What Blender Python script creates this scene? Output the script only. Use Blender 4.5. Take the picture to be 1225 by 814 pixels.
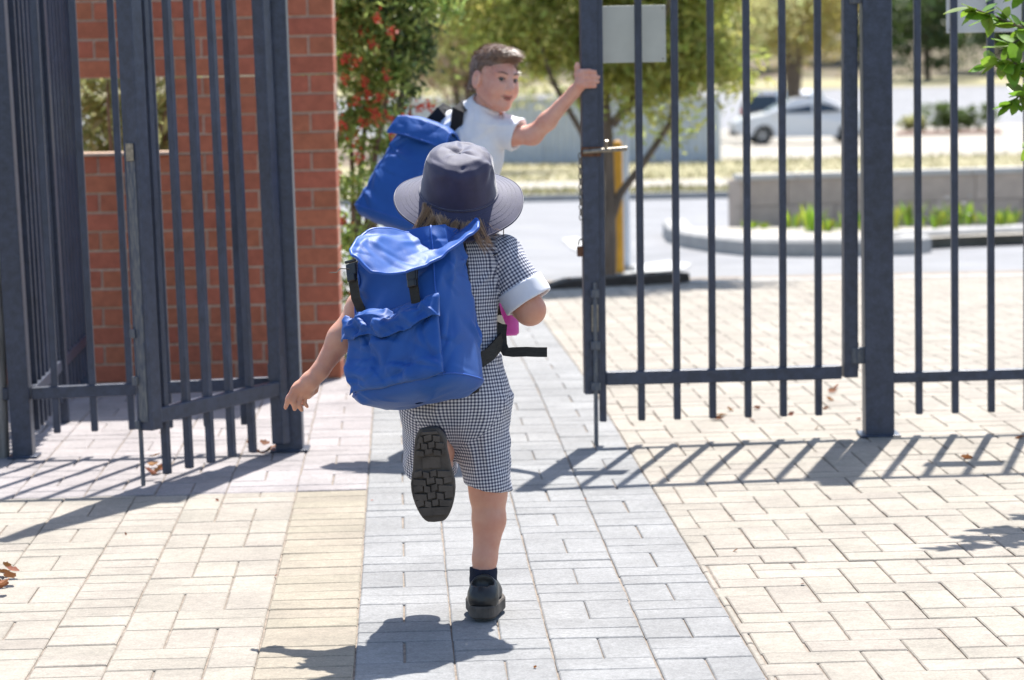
import bpy, bmesh, math, random
import numpy as np
from mathutils import Vector, Matrix, noise
random.seed(11); RNG = np.random.default_rng(5)
for o in list(bpy.data.objects): bpy.data.objects.remove(o)
SC = bpy.context.scene; COL = SC.collection
# ------------------------------------------------------------------ camera
PW, PH, FPX = 1225.0, 814.0, 3300.0      # photograph size and focal length in its pixels
CAMH, PITCH, ROLL = 1.405, math.atan(333/3300.0), 0.020
cam = bpy.data.cameras.new('camera'); camo = bpy.data.objects.new('camera', cam); COL.objects.link(camo)
CAMR = Matrix.Rotation(math.pi/2 - PITCH, 3, 'X') @ Matrix.Rotation(-ROLL, 3, 'Z')
camo.matrix_world = Matrix.Translation((0, 0, CAMH)) @ CAMR.to_4x4()
cam.sensor_width = 36.0; cam.lens = FPX/PW*36.0; cam.clip_start = .1; cam.clip_end = 3000
cam.dof.use_dof = True; cam.dof.focus_distance = 7.0; cam.dof.aperture_fstop = 4.6; cam.dof.aperture_blades = 9
SC.camera = camo
# ------------------------------------------------------------------ light
SUN_AZ, SUN_EL = math.radians(14.5), math.radians(62.0)
sunv = Vector((math.sin(SUN_AZ)*math.cos(SUN_EL), math.cos(SUN_AZ)*math.cos(SUN_EL), math.sin(SUN_EL)))
W = bpy.data.worlds.new('World'); SC.world = W; W.use_nodes = True
nt = W.node_tree; bg = nt.nodes['Background']; sky = nt.nodes.new('ShaderNodeTexSky')
sky.sky_type = 'NISHITA'; sky.sun_disc = False; sky.sun_elevation = SUN_EL; sky.sun_rotation = SUN_AZ
sky.air_density = 1.0; sky.dust_density = 1.2; sky.ozone_density = 1.0
nt.links.new(sky.outputs['Color'], bg.inputs['Color']); bg.inputs['Strength'].default_value = 0.125
sl = bpy.data.lights.new('sun', 'SUN'); sl.energy = 5.0; sl.angle = math.radians(.55); sl.color = (1, .965, .91)
so = bpy.data.objects.new('sun', sl); COL.objects.link(so); so.rotation_euler = sunv.to_track_quat('Z', 'Y').to_euler()
SC.view_settings.view_transform = 'Standard'; SC.view_settings.look = 'None'
SC.view_settings.exposure = 1.08; SC.view_settings.gamma = 1.0; SC.view_settings.use_curve_mapping = False
SC.render.engine = 'CYCLES'; SC.render.resolution_x = 1024; SC.render.resolution_y = 680

# ------------------------------------------------------------------ pixels to rays, ground and depths
SLOPE, BREAK = .0226, 12.0
def ray(px, py): return (CAMR @ Vector(((px-PW/2)/FPX, -(py-PH/2)/FPX, -1.0)))
def P(px, py, y):                        # point on the ray at depth y
    d = ray(px, py); t = y/d.y; return Vector((d.x*t, y, CAMH + d.z*t))
BRK2, SLOPE2 = 60.0, .0105
def gz(y): return -SLOPE*max(0.0, min(y, BRK2)-BREAK) - SLOPE2*max(0.0, y-BRK2)
def G(px, py):                           # point on the ground
    d = ray(px, py); t = -CAMH/d.z
    if t*d.y > BREAK: t = (SLOPE*BREAK-CAMH)/(d.z + SLOPE*d.y)
    if t*d.y > BRK2: t = (gz(BRK2)+SLOPE2*BRK2-CAMH)/(d.z + SLOPE2*d.y)
    return Vector((d.x*t, d.y*t, CAMH + d.z*t))

# ------------------------------------------------------------------ object helpers
class MB:
    def __init__(s): s.v = []; s.f = []
    def add(s, vs, fs):
        n = len(s.v); s.v += [tuple(v) for v in vs]; s.f += [tuple(i+n for i in f) for f in fs]; return s
    def box(s, c, d, M=None, bev=0.0):
        x, y, z = d[0]/2, d[1]/2, d[2]/2
        if bev <= 0:
            vs = [Vector((i*x, j*y, k*z)) for k in (-1, 1) for j in (-1, 1) for i in (-1, 1)]
            fs = [(0,2,3,1), (4,5,7,6), (0,1,5,4), (2,6,7,3), (0,4,6,2), (1,3,7,5)]
        else:
            bm = bmesh.new(); bmesh.ops.create_cube(bm, size=1)
            for v in bm.verts: v.co = Vector((v.co.x*2*x, v.co.y*2*y, v.co.z*2*z))
            bmesh.ops.bevel(bm, geom=bm.edges[:], offset=bev, segments=2, affect='EDGES', profile=.5)
            bm.verts.ensure_lookup_table(); vs = [v.co.copy() for v in bm.verts]; fs = [[v.index for v in f.verts] for f in bm.faces]; bm.free()
        if M is not None: vs = [M @ v for v in vs]
        return s.add([v + Vector(c) for v in vs], fs)
    def tube(s, pts, rad, seg=8, cap=True, flat=None):
        pts = [Vector(p) for p in pts]; n = len(pts); rs = rad if isinstance(rad, (list, tuple)) else [rad]*n
        vs = []; up = None
        for i, p in enumerate(pts):
            t = (pts[min(i+1, n-1)] - pts[max(i-1, 0)]).normalized()
            if up is None:
                up = Vector((0, 0, 1)) if abs(t.z) < .9 else Vector((0, 1, 0))
            a = t.cross(up).normalized(); b = a.cross(t).normalized(); up = b
            for k in range(seg):
                an = 2*math.pi*k/seg; vs.append(p + a*math.cos(an)*rs[i] + b*math.sin(an)*rs[i]*(flat or 1))
        fs = [(i*seg+k, i*seg+(k+1) % seg, (i+1)*seg+(k+1) % seg, (i+1)*seg+k) for i in range(n-1) for k in range(seg)]
        if cap: fs += [tuple(range(seg))[::-1], tuple((n-1)*seg+k for k in range(seg))]
        return s.add(vs, fs)
    def ribbon(s, pts, side, w, th):     # flat webbing along a path
        pts = [Vector(p) for p in pts]; n = len(pts); vs = []
        for i, p in enumerate(pts):
            t = (pts[min(i+1, n-1)] - pts[max(i-1, 0)]).normalized()
            a = Vector(side if not isinstance(side, list) else side[i]); a = (a - t*a.dot(t)).normalized(); b = a.cross(t)
            vs += [p+a*w/2+b*th/2, p-a*w/2+b*th/2, p-a*w/2-b*th/2, p+a*w/2-b*th/2]
        fs = [(i*4+k, i*4+(k+1) % 4, (i+1)*4+(k+1) % 4, (i+1)*4+k) for i in range(n-1) for k in range(4)]
        fs += [(3,2,1,0), tuple((n-1)*4+k for k in range(4))]
        return s.add(vs, fs)
    def lathe(s, prof, seg=24, M=None):
        vs = []; fs = []; n = len(prof)
        for r, z in prof:
            for k in range(seg):
                a = 2*math.pi*k/seg; v = Vector((r*math.cos(a), r*math.sin(a), z)); vs.append(M @ v if M else v)
        for i in range(n-1):
            for k in range(seg): fs.append((i*seg+k, i*seg+(k+1) % seg, (i+1)*seg+(k+1) % seg, (i+1)*seg+k))
        return s.add(vs, fs)
    def prism(s, poly, z0, z1, M=None):
        n = len(poly); vs = [Vector((p[0], p[1], z0)) for p in poly] + [Vector((p[0], p[1], z1)) for p in poly]
        if M: vs = [M @ v for v in vs]
        return s.add(vs, [tuple(range(n))[::-1], tuple(range(n, 2*n))] + [(i, (i+1) % n, n+(i+1) % n, n+i) for i in range(n)])
    def mesh(s, name, mat, smooth=False):
        me = bpy.data.meshes.new(name); me.from_pydata([tuple(v) for v in s.v], [], s.f); me.update()
        fin(me, mat, smooth); return me
    def build(s, name, mat, parent=None, smooth=False): return link(name, s.mesh(name, mat, smooth), parent)
def fin(me, mat, smooth):
    if mat is not None: me.materials.append(mat)
    if smooth: me.polygons.foreach_set('use_smooth', [True]*len(me.polygons))
    me.update()
def link(name, me, parent=None, M=None):
    o = bpy.data.objects.new(name, me); COL.objects.link(o)
    if parent is not None: o.parent = parent
    if M is not None: o.matrix_local = M
    return o
def thing(name, label, cat, loc=(0,0,0), rz=0, group=None):
    o = bpy.data.objects.new(name, None); COL.objects.link(o); o.empty_display_size = .1
    o.location = loc; o.rotation_euler = (0, 0, rz); tag(o, label, cat, group); return o
def tag(o, label=None, cat=None, group=None, kind=None):
    if label: o['label'] = label
    if cat: o['category'] = cat
    if group: o['group'] = group
    if kind: o['kind'] = kind
    return o
def reparent(o, parent):                 # world-coordinate part under a placed Empty
    o.parent = parent; o.matrix_parent_inverse = Matrix.LocRotScale(parent.location, parent.rotation_euler, None).inverted(); return o
def npmesh(name, V, F, mat, smooth=True):
    me = bpy.data.meshes.new(name); V = np.asarray(V, dtype=np.float32); F = np.asarray(F, dtype=np.int32)
    k = F.shape[1]; me.vertices.add(len(V)); me.vertices.foreach_set('co', V.ravel())
    me.loops.add(F.size); me.loops.foreach_set('vertex_index', F.ravel())
    me.polygons.add(len(F)); me.polygons.foreach_set('loop_start', np.arange(0, F.size, k, dtype=np.int32))
    me.update(calc_edges=True); me.validate(); fin(me, mat, smooth); return me

# ------------------------------------------------------------------ materials
def lin(c): return tuple(((x/255.)/12.92 if x/255. < .04045 else ((x/255.+.055)/1.055)**2.4) for x in c)
def mat(name, col, rough=.7, var=.15, scale=15, col2=None, bump=0, bscale=60, spec=.4, metal=0, sheen=0, sss=0,
        island=0, objvar=0, transl=0, coat=0, detail=6, dist=.01, stretch=None, aniso=None, gen=False, hue=0, stain=0):
    m = bpy.data.materials.new(name); m.use_nodes = True; n = m.node_tree; L = n.links.new; b = n.nodes['Principled BSDF']
    b.inputs['Roughness'].default_value = rough; b.inputs['Metallic'].default_value = metal; b.inputs['Specular IOR Level'].default_value = spec
    if sheen: b.inputs['Sheen Weight'].default_value = sheen; b.inputs['Sheen Roughness'].default_value = .4
    if coat: b.inputs['Coat Weight'].default_value = coat; b.inputs['Coat Roughness'].default_value = .08
    if sss:
        b.inputs['Subsurface Weight'].default_value = sss; b.inputs['Subsurface Radius'].default_value = (1, .35, .2); b.inputs['Subsurface Scale'].default_value = .008
    tc = n.nodes.new('ShaderNodeTexCoord'); vec = tc.outputs['Object' if not gen else 'Generated']
    if stretch:
        mp = n.nodes.new('ShaderNodeMapping'); mp.inputs['Scale'].default_value = stretch; L(vec, mp.inputs['Vector']); vec = mp.outputs['Vector']
    if objvar:
        oi = n.nodes.new('ShaderNodeObjectInfo'); ad = n.nodes.new('ShaderNodeVectorMath'); ad.operation = 'MULTIPLY_ADD'
        cb = n.nodes.new('ShaderNodeCombineXYZ')
        for i in range(3): L(oi.outputs['Random'], cb.inputs[i])
        L(cb.outputs[0], ad.inputs[0]); ad.inputs[1].default_value = (37, 51, 23); L(vec, ad.inputs[2]); vec = ad.outputs[0]
    nz = n.nodes.new('ShaderNodeTexNoise'); nz.inputs['Scale'].default_value = scale; nz.inputs['Detail'].default_value = detail; nz.inputs['Roughness'].default_value = .62
    L(vec, nz.inputs['Vector'])
    c1 = col; c2 = col2 if col2 else tuple(x*(1-var*2) for x in col)
    mx = n.nodes.new('ShaderNodeMix'); mx.data_type = 'RGBA'; mx.inputs[6].default_value = (*c1, 1); mx.inputs[7].default_value = (*c2, 1)
    rp = n.nodes.new('ShaderNodeMapRange'); rp.inputs['From Min'].default_value = .35; rp.inputs['From Max'].default_value = .68
    L(nz.outputs['Fac'], rp.inputs['Value']); L(rp.outputs['Result'], mx.inputs[0]); out = mx.outputs[2]
    if island or objvar:
        hv = n.nodes.new('ShaderNodeHueSaturation'); amt = max(island, objvar)
        ge = n.nodes.new('ShaderNodeNewGeometry'); oi2 = n.nodes.new('ShaderNodeObjectInfo')
        a = n.nodes.new('ShaderNodeMath'); a.operation = 'ADD'; L(ge.outputs['Random Per Island'], a.inputs[0]); L(oi2.outputs['Random'], a.inputs[1])
        fr = n.nodes.new('ShaderNodeMath'); fr.operation = 'FRACT'; L(a.outputs[0], fr.inputs[0])
        mr = n.nodes.new('ShaderNodeMapRange'); mr.inputs['To Min'].default_value = 1-amt; mr.inputs['To Max'].default_value = 1+amt
        L(fr.outputs[0], mr.inputs['Value']); L(mr.outputs['Result'], hv.inputs['Value'])
        if hue:
            m7 = n.nodes.new('ShaderNodeMath'); m7.operation = 'MULTIPLY'; m7.inputs[1].default_value = 7.31; L(fr.outputs[0], m7.inputs[0])
            f7 = n.nodes.new('ShaderNodeMath'); f7.operation = 'FRACT'; L(m7.outputs[0], f7.inputs[0])
            mh = n.nodes.new('ShaderNodeMapRange'); mh.inputs['To Min'].default_value = .5-hue; mh.inputs['To Max'].default_value = .5+hue
            L(f7.outputs[0], mh.inputs['Value']); L(mh.outputs['Result'], hv.inputs['Hue'])
        L(out, hv.inputs['Color']); out = hv.outputs['Color']
    if stain:                            # blotches of wear and dirt that run across neighbouring pieces
        gp_ = n.nodes.new('ShaderNodeNewGeometry'); n1 = n.nodes.new('ShaderNodeTexNoise'); n1.inputs['Scale'].default_value = 2.6; n1.inputs['Detail'].default_value = 8; n1.inputs['Roughness'].default_value = .7; L(gp_.outputs['Position'], n1.inputs['Vector'])
        n2 = n.nodes.new('ShaderNodeTexNoise'); n2.inputs['Scale'].default_value = 160; n2.inputs['Detail'].default_value = 2; L(gp_.outputs['Position'], n2.inputs['Vector'])
        r1 = n.nodes.new('ShaderNodeMapRange'); r1.inputs['From Min'].default_value = .36; r1.inputs['From Max'].default_value = .62; r1.inputs['To Min'].default_value = 1-stain*.55; r1.inputs['To Max'].default_value = 1.06; L(n1.outputs['Fac'], r1.inputs['Value'])
        r2 = n.nodes.new('ShaderNodeMapRange'); r2.inputs['From Min'].default_value = .3; r2.inputs['From Max'].default_value = .7; r2.inputs['To Min'].default_value = 1-stain*.5; r2.inputs['To Max'].default_value = 1+stain*.4; L(n2.outputs['Fac'], r2.inputs['Value'])
        mm = n.nodes.new('ShaderNodeMath'); mm.operation = 'MULTIPLY'; L(r1.outputs[0], mm.inputs[0]); L(r2.outputs[0], mm.inputs[1])
        vm = n.nodes.new('ShaderNodeVectorMath'); vm.operation = 'SCALE'; L(out, vm.inputs[0]); L(mm.outputs[0], vm.inputs['Scale']); out = vm.outputs[0]
    L(out, b.inputs['Base Color'])
    if bump:
        nb = n.nodes.new('ShaderNodeTexNoise'); nb.inputs['Scale'].default_value = bscale; nb.inputs['Detail'].default_value = 5; L(vec, nb.inputs['Vector'])
        bp = n.nodes.new('ShaderNodeBump'); bp.inputs['Strength'].default_value = bump; bp.inputs['Distance'].default_value = dist
        L(nb.outputs['Fac'], bp.inputs['Height']); L(bp.outputs['Normal'], b.inputs['Normal'])
    if transl:
        tr = n.nodes.new('ShaderNodeBsdfTranslucent'); L(out, tr.inputs['Color']); ms = n.nodes.new('ShaderNodeMixShader'); ms.inputs[0].default_value = transl
        L(b.outputs[0], ms.inputs[1]); L(tr.outputs[0], ms.inputs[2]); L(ms.outputs[0], n.nodes['Material Output'].inputs['Surface'])
    return m
M = {}
M['soil'] = mat('soil', (.20, .15, .10), .95, .3, 3, bump=.5, bscale=40)
M['sand_joint'] = mat('sand_joint', (.29, .24, .195), .95, .25, 30, bump=.4, bscale=200)
M['paver_grey'] = mat('paver_grey', (.245, .244, .241), .85, .12, 60, stain=.35, bump=.5, bscale=420, dist=.002, objvar=.06, island=.06)
M['paver_cream'] = mat('paver_cream', (.308, .275, .229), .85, .10, 45, stain=.35, bump=.5, bscale=420, dist=.002, objvar=.06, hue=.006)
M['paver_beige'] = mat('paver_beige', (.29, .252, .192), .85, .10, 45, stain=.35, bump=.5, bscale=420, dist=.002, objvar=.06, hue=.006)
M['paver_pink'] = mat('paver_pink', (.30, .272, .268), .85, .10, 45, stain=.35, bump=.5, bscale=420, dist=.002, objvar=.06, hue=.006)
M['steel'] = mat('steel_paint', (.042, .054, .090), .42, .22, 35, stain=.3, bump=.06, bscale=300, dist=.001, spec=.5, objvar=.08)
M['steel_worn'] = mat('steel_worn', (.040, .052, .085), .5, .2, 6, col2=(.16, .16, .15), bump=.15, bscale=200, dist=.001, stretch=(30, 30, 4))
M['rust'] = mat('rust', (.16, .07, .035), .8, .3, 120, bump=.3, bscale=300, dist=.001)
M['zinc'] = mat('zinc', (.34, .30, .24), .45, .3, 90, metal=.7, bump=.1, bscale=300, dist=.001)
M['brick'] = mat('brick', (.50, .155, .082), .9, .13, 26, bump=.4, bscale=140, dist=.004, objvar=.07, hue=.005)
M['mortar'] = mat('mortar', (.62, .45, .33), .95, .15, 60, bump=.4, bscale=160, dist=.004)
M['signback'] = mat('sign_back', (.58, .58, .50), .45, .08, 4, spec=.4)
M['signback2'] = mat('sign_back_white', (.72, .72, .70), .45, .06, 4, spec=.4)
M['asphalt'] = mat('asphalt', (.225, .225, .232), .9, .12, 1.2, bump=.4, bscale=80)
M['concrete'] = mat('concrete', (.34, .32, .29), .9, .12, 2.5, bump=.3, bscale=60)
M['pale_concrete'] = mat('pale_concrete', (.34, .31, .26), .9, .12, .6, bump=.3, bscale=30)
M['kerb'] = mat('kerb', (.36, .35, .335), .85, .12, 5, bump=.3, bscale=60)
M['bankearth'] = mat('bank_earth', (.15, .11, .075), .95, .3, .4, col2=(.10, .10, .05), bump=.5, bscale=10)
M['drygrass'] = mat('dry_grass_base', (.30, .26, .155), .95, .25, .5, col2=(.25, .235, .12), bump=.6, bscale=60)
M['paint_white'] = mat('road_paint', (.42, .42, .41), .8, .08, 6)
M['yellow'] = mat('yellow_paint', (.72, .36, .03), .55, .1, 8, bump=.05)
M['corr'] = mat('corrugated', (.56, .60, .66), .5, .06, 3, objvar=.03)
M['corrcap'] = mat('corrugated_cap', (.55, .52, .47), .5, .05, 3)
M['wallblock'] = mat('wall_block', (.50, .40, .315), .92, .10, 5, bump=.3, bscale=50, objvar=.04)
M['wallcap'] = mat('wall_cap', (.52, .49, .44), .9, .1, 5, bump=.3, bscale=50, objvar=.06)
M['sleeper'] = mat('sleeper', (.075, .06, .048), .9, .3, 8, bump=.6, bscale=30, stretch=(1, 6, 6))
M['bark'] = mat('bark', (.20, .155, .115), .95, .3, 14, bump=.9, bscale=40, dist=.02, stretch=(1, 1, .25))
M['paletimber'] = mat('pale_timber', (.38, .36, .33), .9, .3, 10, bump=.7, bscale=30, dist=.01, stretch=(6, 6, .5))
def leafmat(name, c, isl=.35, hue=.03, tr=.4, rough=.45): return mat(name, c, rough, .1, 3, island=isl, hue=hue, transl=tr, spec=.5)
M['leaf_bright'] = leafmat('leaf_bright', (.17, .30, .03), .25, .02, .45, .35)
M['leaf_tree'] = leafmat('leaf_tree', (.48, .50, .13), .4, .035, .75)
M['leaf_pale'] = leafmat('leaf_pale', (.50, .50, .22), .4, .04, .7)
M['leaf_shrub'] = leafmat('leaf_shrub', (.32, .42, .12), .45, .03, .68, .35)
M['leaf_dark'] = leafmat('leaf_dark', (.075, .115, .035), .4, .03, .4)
M['leaf_yellow'] = leafmat('leaf_yellow', (.42, .36, .10), .35, .03)
M['leaf_bed'] = leafmat('leaf_bed', (.14, .20, .05), .4, .03)
M['leaf_weed'] = leafmat('leaf_weed', (.22, .30, .03), .35, .04)
M['flower'] = mat('red_flower', (.62, .10, .06), .6, .2, 30, island=.3, transl=.3)
M['flower_pink'] = mat('pale_blossom', (.55, .36, .28), .6, .2, 30, island=.25, transl=.3)
M['dryleaf'] = mat('dry_leaf', (.30, .12, .05), .8, .3, 60, island=.4, objvar=.35, hue=.02, transl=.25)
M['grassblade'] = leafmat('grass_blade', (.28, .26, .13), .3, .03, .3)
# ================================================================== GROUND AND PAVING
AP = .0394
UX, VX = Vector((math.cos(AP), math.sin(AP), 0)), Vector((-math.sin(AP), math.cos(AP), 0))
O0 = G(431.2, 700)
def uv2w(u, v): p = O0 + UX*u + VX*v; return p.x, p.y
def w2uv(p): d = Vector((p.x-O0.x, p.y-O0.y, 0)); return d.dot(UX), d.dot(VX)
def sheet(name, pts_rows, m, dz=0.0, kind='structure', parent=None):   # rows of (x, y) points, each laid on the terrain
    mb = MB(); n = len(pts_rows[0])
    vs = [(x, y, gz(y)+dz) for r in pts_rows for x, y in r]
    fs = [(i*n+k, i*n+k+1, (i+1)*n+k+1, (i+1)*n+k) for i in range(len(pts_rows)-1) for k in range(n-1)]
    mb.add(vs, fs); o = mb.build(name, m, parent); tag(o, kind=kind); return o
def uvstrip(u0, u1, v0, v1):
    vb = max(min((BREAK - O0.y)/math.cos(AP), v1), v0); rows = []
    for v in sorted({v0, vb, v1}): rows.append([uv2w(u, v) for u in (u0, u1)])
    return rows
g = MB(); ys = [-8, BREAK, 60, 150, 420, 2500]; gh = lambda y: gz(min(y, 150)) - .014
g.add([(x, y, gh(y)) for y in ys for x in (-1500, -60, 60, 1500)], [(i*4+k, i*4+k+1, i*4+k+5, i*4+k+4) for i in range(5) for k in range(3)])
tag(g.build('ground', M['soil']), kind='structure')

_pm = {}
def paver_mesh(lx, ly, m, th=.013):
    key = (round(lx, 3), round(ly, 3), m.name)
    if key not in _pm:
        _pm[key] = paver_geo(lx, ly, th).mesh('paver', m)
    return _pm[key]
def paver_geo(lx, ly, th=.013):
    c = .0035; mb = MB(); x, y = lx/2, ly/2
    ring = lambda a, b, z: [(-a, -b, z), (a, -b, z), (a, b, z), (-a, b, z)]
    vs = ring(x, y, -th) + ring(x, y, -c*.8) + ring(x-c, y-c, 0)
    fs = [(8, 9, 10, 11)] + [(r*4+k, r*4+(k+1) % 4, r*4+4+(k+1) % 4, r*4+4+k) for r in (0, 1) for k in range(4)]
    return mb.add(vs, fs)
def in_view(x, y, mg=.45): return 5.7 < y < 19.7 and abs(x) < .187*y + mg
def lay(parent, rects, m, nmax=295, gap=.0042):
    keep = []
    for (u0, v0, u1, v1) in rects:
        if u1-u0 < .02 or v1-v0 < .02: continue
        x, y = uv2w((u0+u1)/2, (v0+v1)/2)
        if in_view(x, y): keep.append((y, x, u0, v0, u1, v1))
    keep.sort(); rest = MB()
    for i, (y, x, u0, v0, u1, v1) in enumerate(keep):
        lx, ly = u1-u0-gap, v1-v0-gap; jz = random.uniform(-.0012, .0012); z = gz(y)+jz
        R = Matrix.Rotation(AP+random.gauss(0, .004), 4, 'Z') @ Matrix.Rotation(random.gauss(0, .004), 4, 'X') @ Matrix.Rotation(random.gauss(0, .004), 4, 'Y')
        if y > BREAK: R = Matrix.Rotation(-math.atan(SLOPE), 4, 'X') @ R
        Mx = Matrix.Translation((x+random.gauss(0, .0008), y, z)) @ R
        if i < nmax and y < 13.5: link('paver', paver_mesh(lx, ly, m), parent, Mx)
        else:
            q = paver_geo(lx, ly); rest.add([Mx @ Vector(v) for v in q.v], q.f)
    if rest.v:
        tag(rest.build('far_pavers', m, parent), kind='stuff')
w1 = .1175; w2 = .235
VMIN, VMAX = -1.6, 12.6
v_p = w2uv(G(438, 586))[1]; v_s = w2uv(G(838, 676))[1]
def basket(u0, off, va, vb):             # one column: a pair of lengthwise pavers, then two crosswise
    out = []; v = va + off
    while v > va: v -= 4*w1
    while v < vb:
        out += [(u0, v, u0+w1, v+w2), (u0+w1, v, u0+w2, v+w2), (u0, v+w2, u0+w2, v+w2+w1), (u0, v+w2+w1, u0+w2, v+4*w1)]; v += 4*w1
    return [(a, max(b, va), c, min(d, vb)) for a, b, c, d in out if min(d, vb)-max(b, va) > .02]
path = sheet('path', uvstrip(0, 4*w2, VMIN, VMAX), M['sand_joint'], -.0055)
rects = []
for c, (px, py) in enumerate([(483, 792.6), (610, 816), (720, 788), (880, 812.9)]):
    rects += basket(c*w2, w2uv(G(px, py))[1] - VMIN, VMIN, VMAX)
lay(path, rects, M['paver_grey'])
# border of crosswise pavers in a single stack
bord = sheet('paved_border', uvstrip(-w2, 0, VMIN, v_p), M['sand_joint'], -.0055)
lay(bord, [(-w2, v_p-(k+1)*w1, 0, v_p-k*w1) for k in range(60)], M['paver_beige'])
# cream paving on the left of the border
left = sheet('pavement', uvstrip(-6, -w2, VMIN, v_p), M['sand_joint'], -.0055)
rects = []; u = -w2
def threes(u0, va, vb, off):
    out = []; v = va - off; k = 0
    while v < vb:
        if k % 2 == 0: out += [(u0+i*w1, v, u0+(i+1)*w1, v+w2) for i in range(3)]
        else:
            s = 0 if (k//2) % 2 else w1
            out += [(u0+s, v, u0+s+w2, v+w1), (u0+s, v+w1, u0+s+w2, v+w2), (u0+(0 if s else w2), v, u0+(w1 if s else 3*w1), v+w2)]
        v += w2; k += 1
    return [(a, max(b, va), c, min(d, vb)) for a, b, c, d in out if min(d, vb)-max(b, va) > .02]
rects += threes(u-3*w1, VMIN, v_p, .1); u -= 3*w1
rects += [(u-1.5*w1, VMIN+k*w1-.03, u, VMIN+(k+1)*w1-.03) for k in range(int((v_p-VMIN)/w1)+1) if VMIN+(k+1)*w1-.03 <= v_p+.01]; u -= 1.5*w1
for k in range(9): rects += basket(u-w2, .06+.117*k, VMIN, v_p); u -= w2
lay(left, rects, M['paver_cream'])
# pinkish paving around the left gate leaf
pink = sheet('pavement', uvstrip(-8, 0, v_p, VMAX), M['sand_joint'], -.0055)
rects = []; u = 0
while u > -7.6:
    rects += basket(u-w2, random.choice([0, w1, w2, 3*w1])+.02, v_p, VMAX); u -= w2
lay(pink, rects, M['paver_pink'])
# cream herringbone on the right, in two fields that meet at a crooked seam
def herring(ua, ub, va, vb, du, dv):
    out = []
    for i in range(-4, int((ub-ua)/w1)+4):
        for j in range(-4, int((vb-va)/w1)+4):
            c = (i-j) % 4; x, y = ua+du+i*w1, va+dv+j*w1
            r = (x, y, x+w2, y+w1) if c == 0 else (x, y, x+w1, y+w2) if c == 3 else None
            if r: out.append((max(r[0], ua), max(r[1], va), min(r[2], ub), min(r[3], vb)))
    return out
near = sheet('pavement', uvstrip(4*w2, 8, VMIN, v_s), M['sand_joint'], -.0055)
lay(near, herring(4*w2, 4, VMIN, v_s-.006, .02, .01), M['paver_cream'])
farp = sheet('pavement', uvstrip(4*w2, 9, v_s, VMAX), M['sand_joint'], -.0055)
lay(farp, herring(4*w2, 7, v_s+.006, VMAX, -.05, .0), M['paver_cream'])

# ------------------------------------------------------------------ road, verges, lots beyond the gate
y0 = uv2w(0, VMAX)[1]
def yr(px, py): return G(px, py).y
y_road, y_v1, y_path0, y_path1, y_fence = 19.9, yr(700, 240), yr(700, 228.5), yr(700, 219), yr(700, 195.5)
sheet('road', [[(-60, y_road-.6), (60, y_road-.6)], [(-60, y_v1), (60, y_v1)]], M['asphalt'], -.007)
kb = MB(); kb.box((0, y_road-.45, gz(y_road)), (60, .16, .03)); tag(kb.build('kerb', M['kerb']), kind='structure')
kb = MB(); kb.box((0, y_v1+.08, gz(y_v1)+.03), (120, .16, .12)); tag(kb.build('kerb', M['kerb']), kind='structure')
verge = sheet('verge', [[(-60, y_v1+.1), (60, y_v1+.1)], [(-60, y_path0), (60, y_path0)]], M['drygrass'], .02)
sheet('footpath', [[(-60, y_path0), (60, y_path0)], [(-60, y_path1), (60, y_path1)]], M['pale_concrete'], .03)
sheet('verge', [[(-60, y_path1), (60, y_path1)], [(-60, y_fence), (60, y_fence)]], M['drygrass'], .02)
x_lot = G(862, 195).x
sheet('car_park', [[(x_lot-1, y_fence), (60, y_fence)], [(x_lot-1, 150), (60, 150)]], M['pale_concrete'], -.004)
# grass blades on the verges: uncountable
mb = MB()
for k in range(7000):
    y = random.uniform(y_v1+.3, y_path0-.1) if k % 3 == 0 else random.uniform(y_path1+.1, y_fence-.1)
    x = random.uniform(-.02*y, .2*y); a = random.uniform(0, 6.28); h = random.uniform(.04, .13); l = Vector((random.gauss(0, .05), random.gauss(0, .05), 0))
    p = Vector((x, y, gz(y)+.02)); d = Vector((math.cos(a), math.sin(a), 0))*.03
    mb.add([p-d, p+d, p+l+Vector((0, 0, h))], [(0, 1, 2)])
tag(mb.build('grass', M['grassblade']), 'short sun-dried lawn grass along the road verge', 'grass', kind='stuff')
# painted road arrows
rd = [o for o in COL.objects if o.name == 'road'][0]
def paint(pts):
    mb = MB(); q = [G(*p) for p in pts]; mb.add([(p.x, p.y, p.z+.001) for p in q], [tuple(range(len(q)))]); mb.build('painted_marking', M['paint_white'], rd)
paint([(672, 286), (690, 284), (716, 294), (716, 300), (690, 300), (682, 296)])
paint([(742, 320), (800, 312), (827, 316), (820, 322), (790, 325), (745, 327)])
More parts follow.
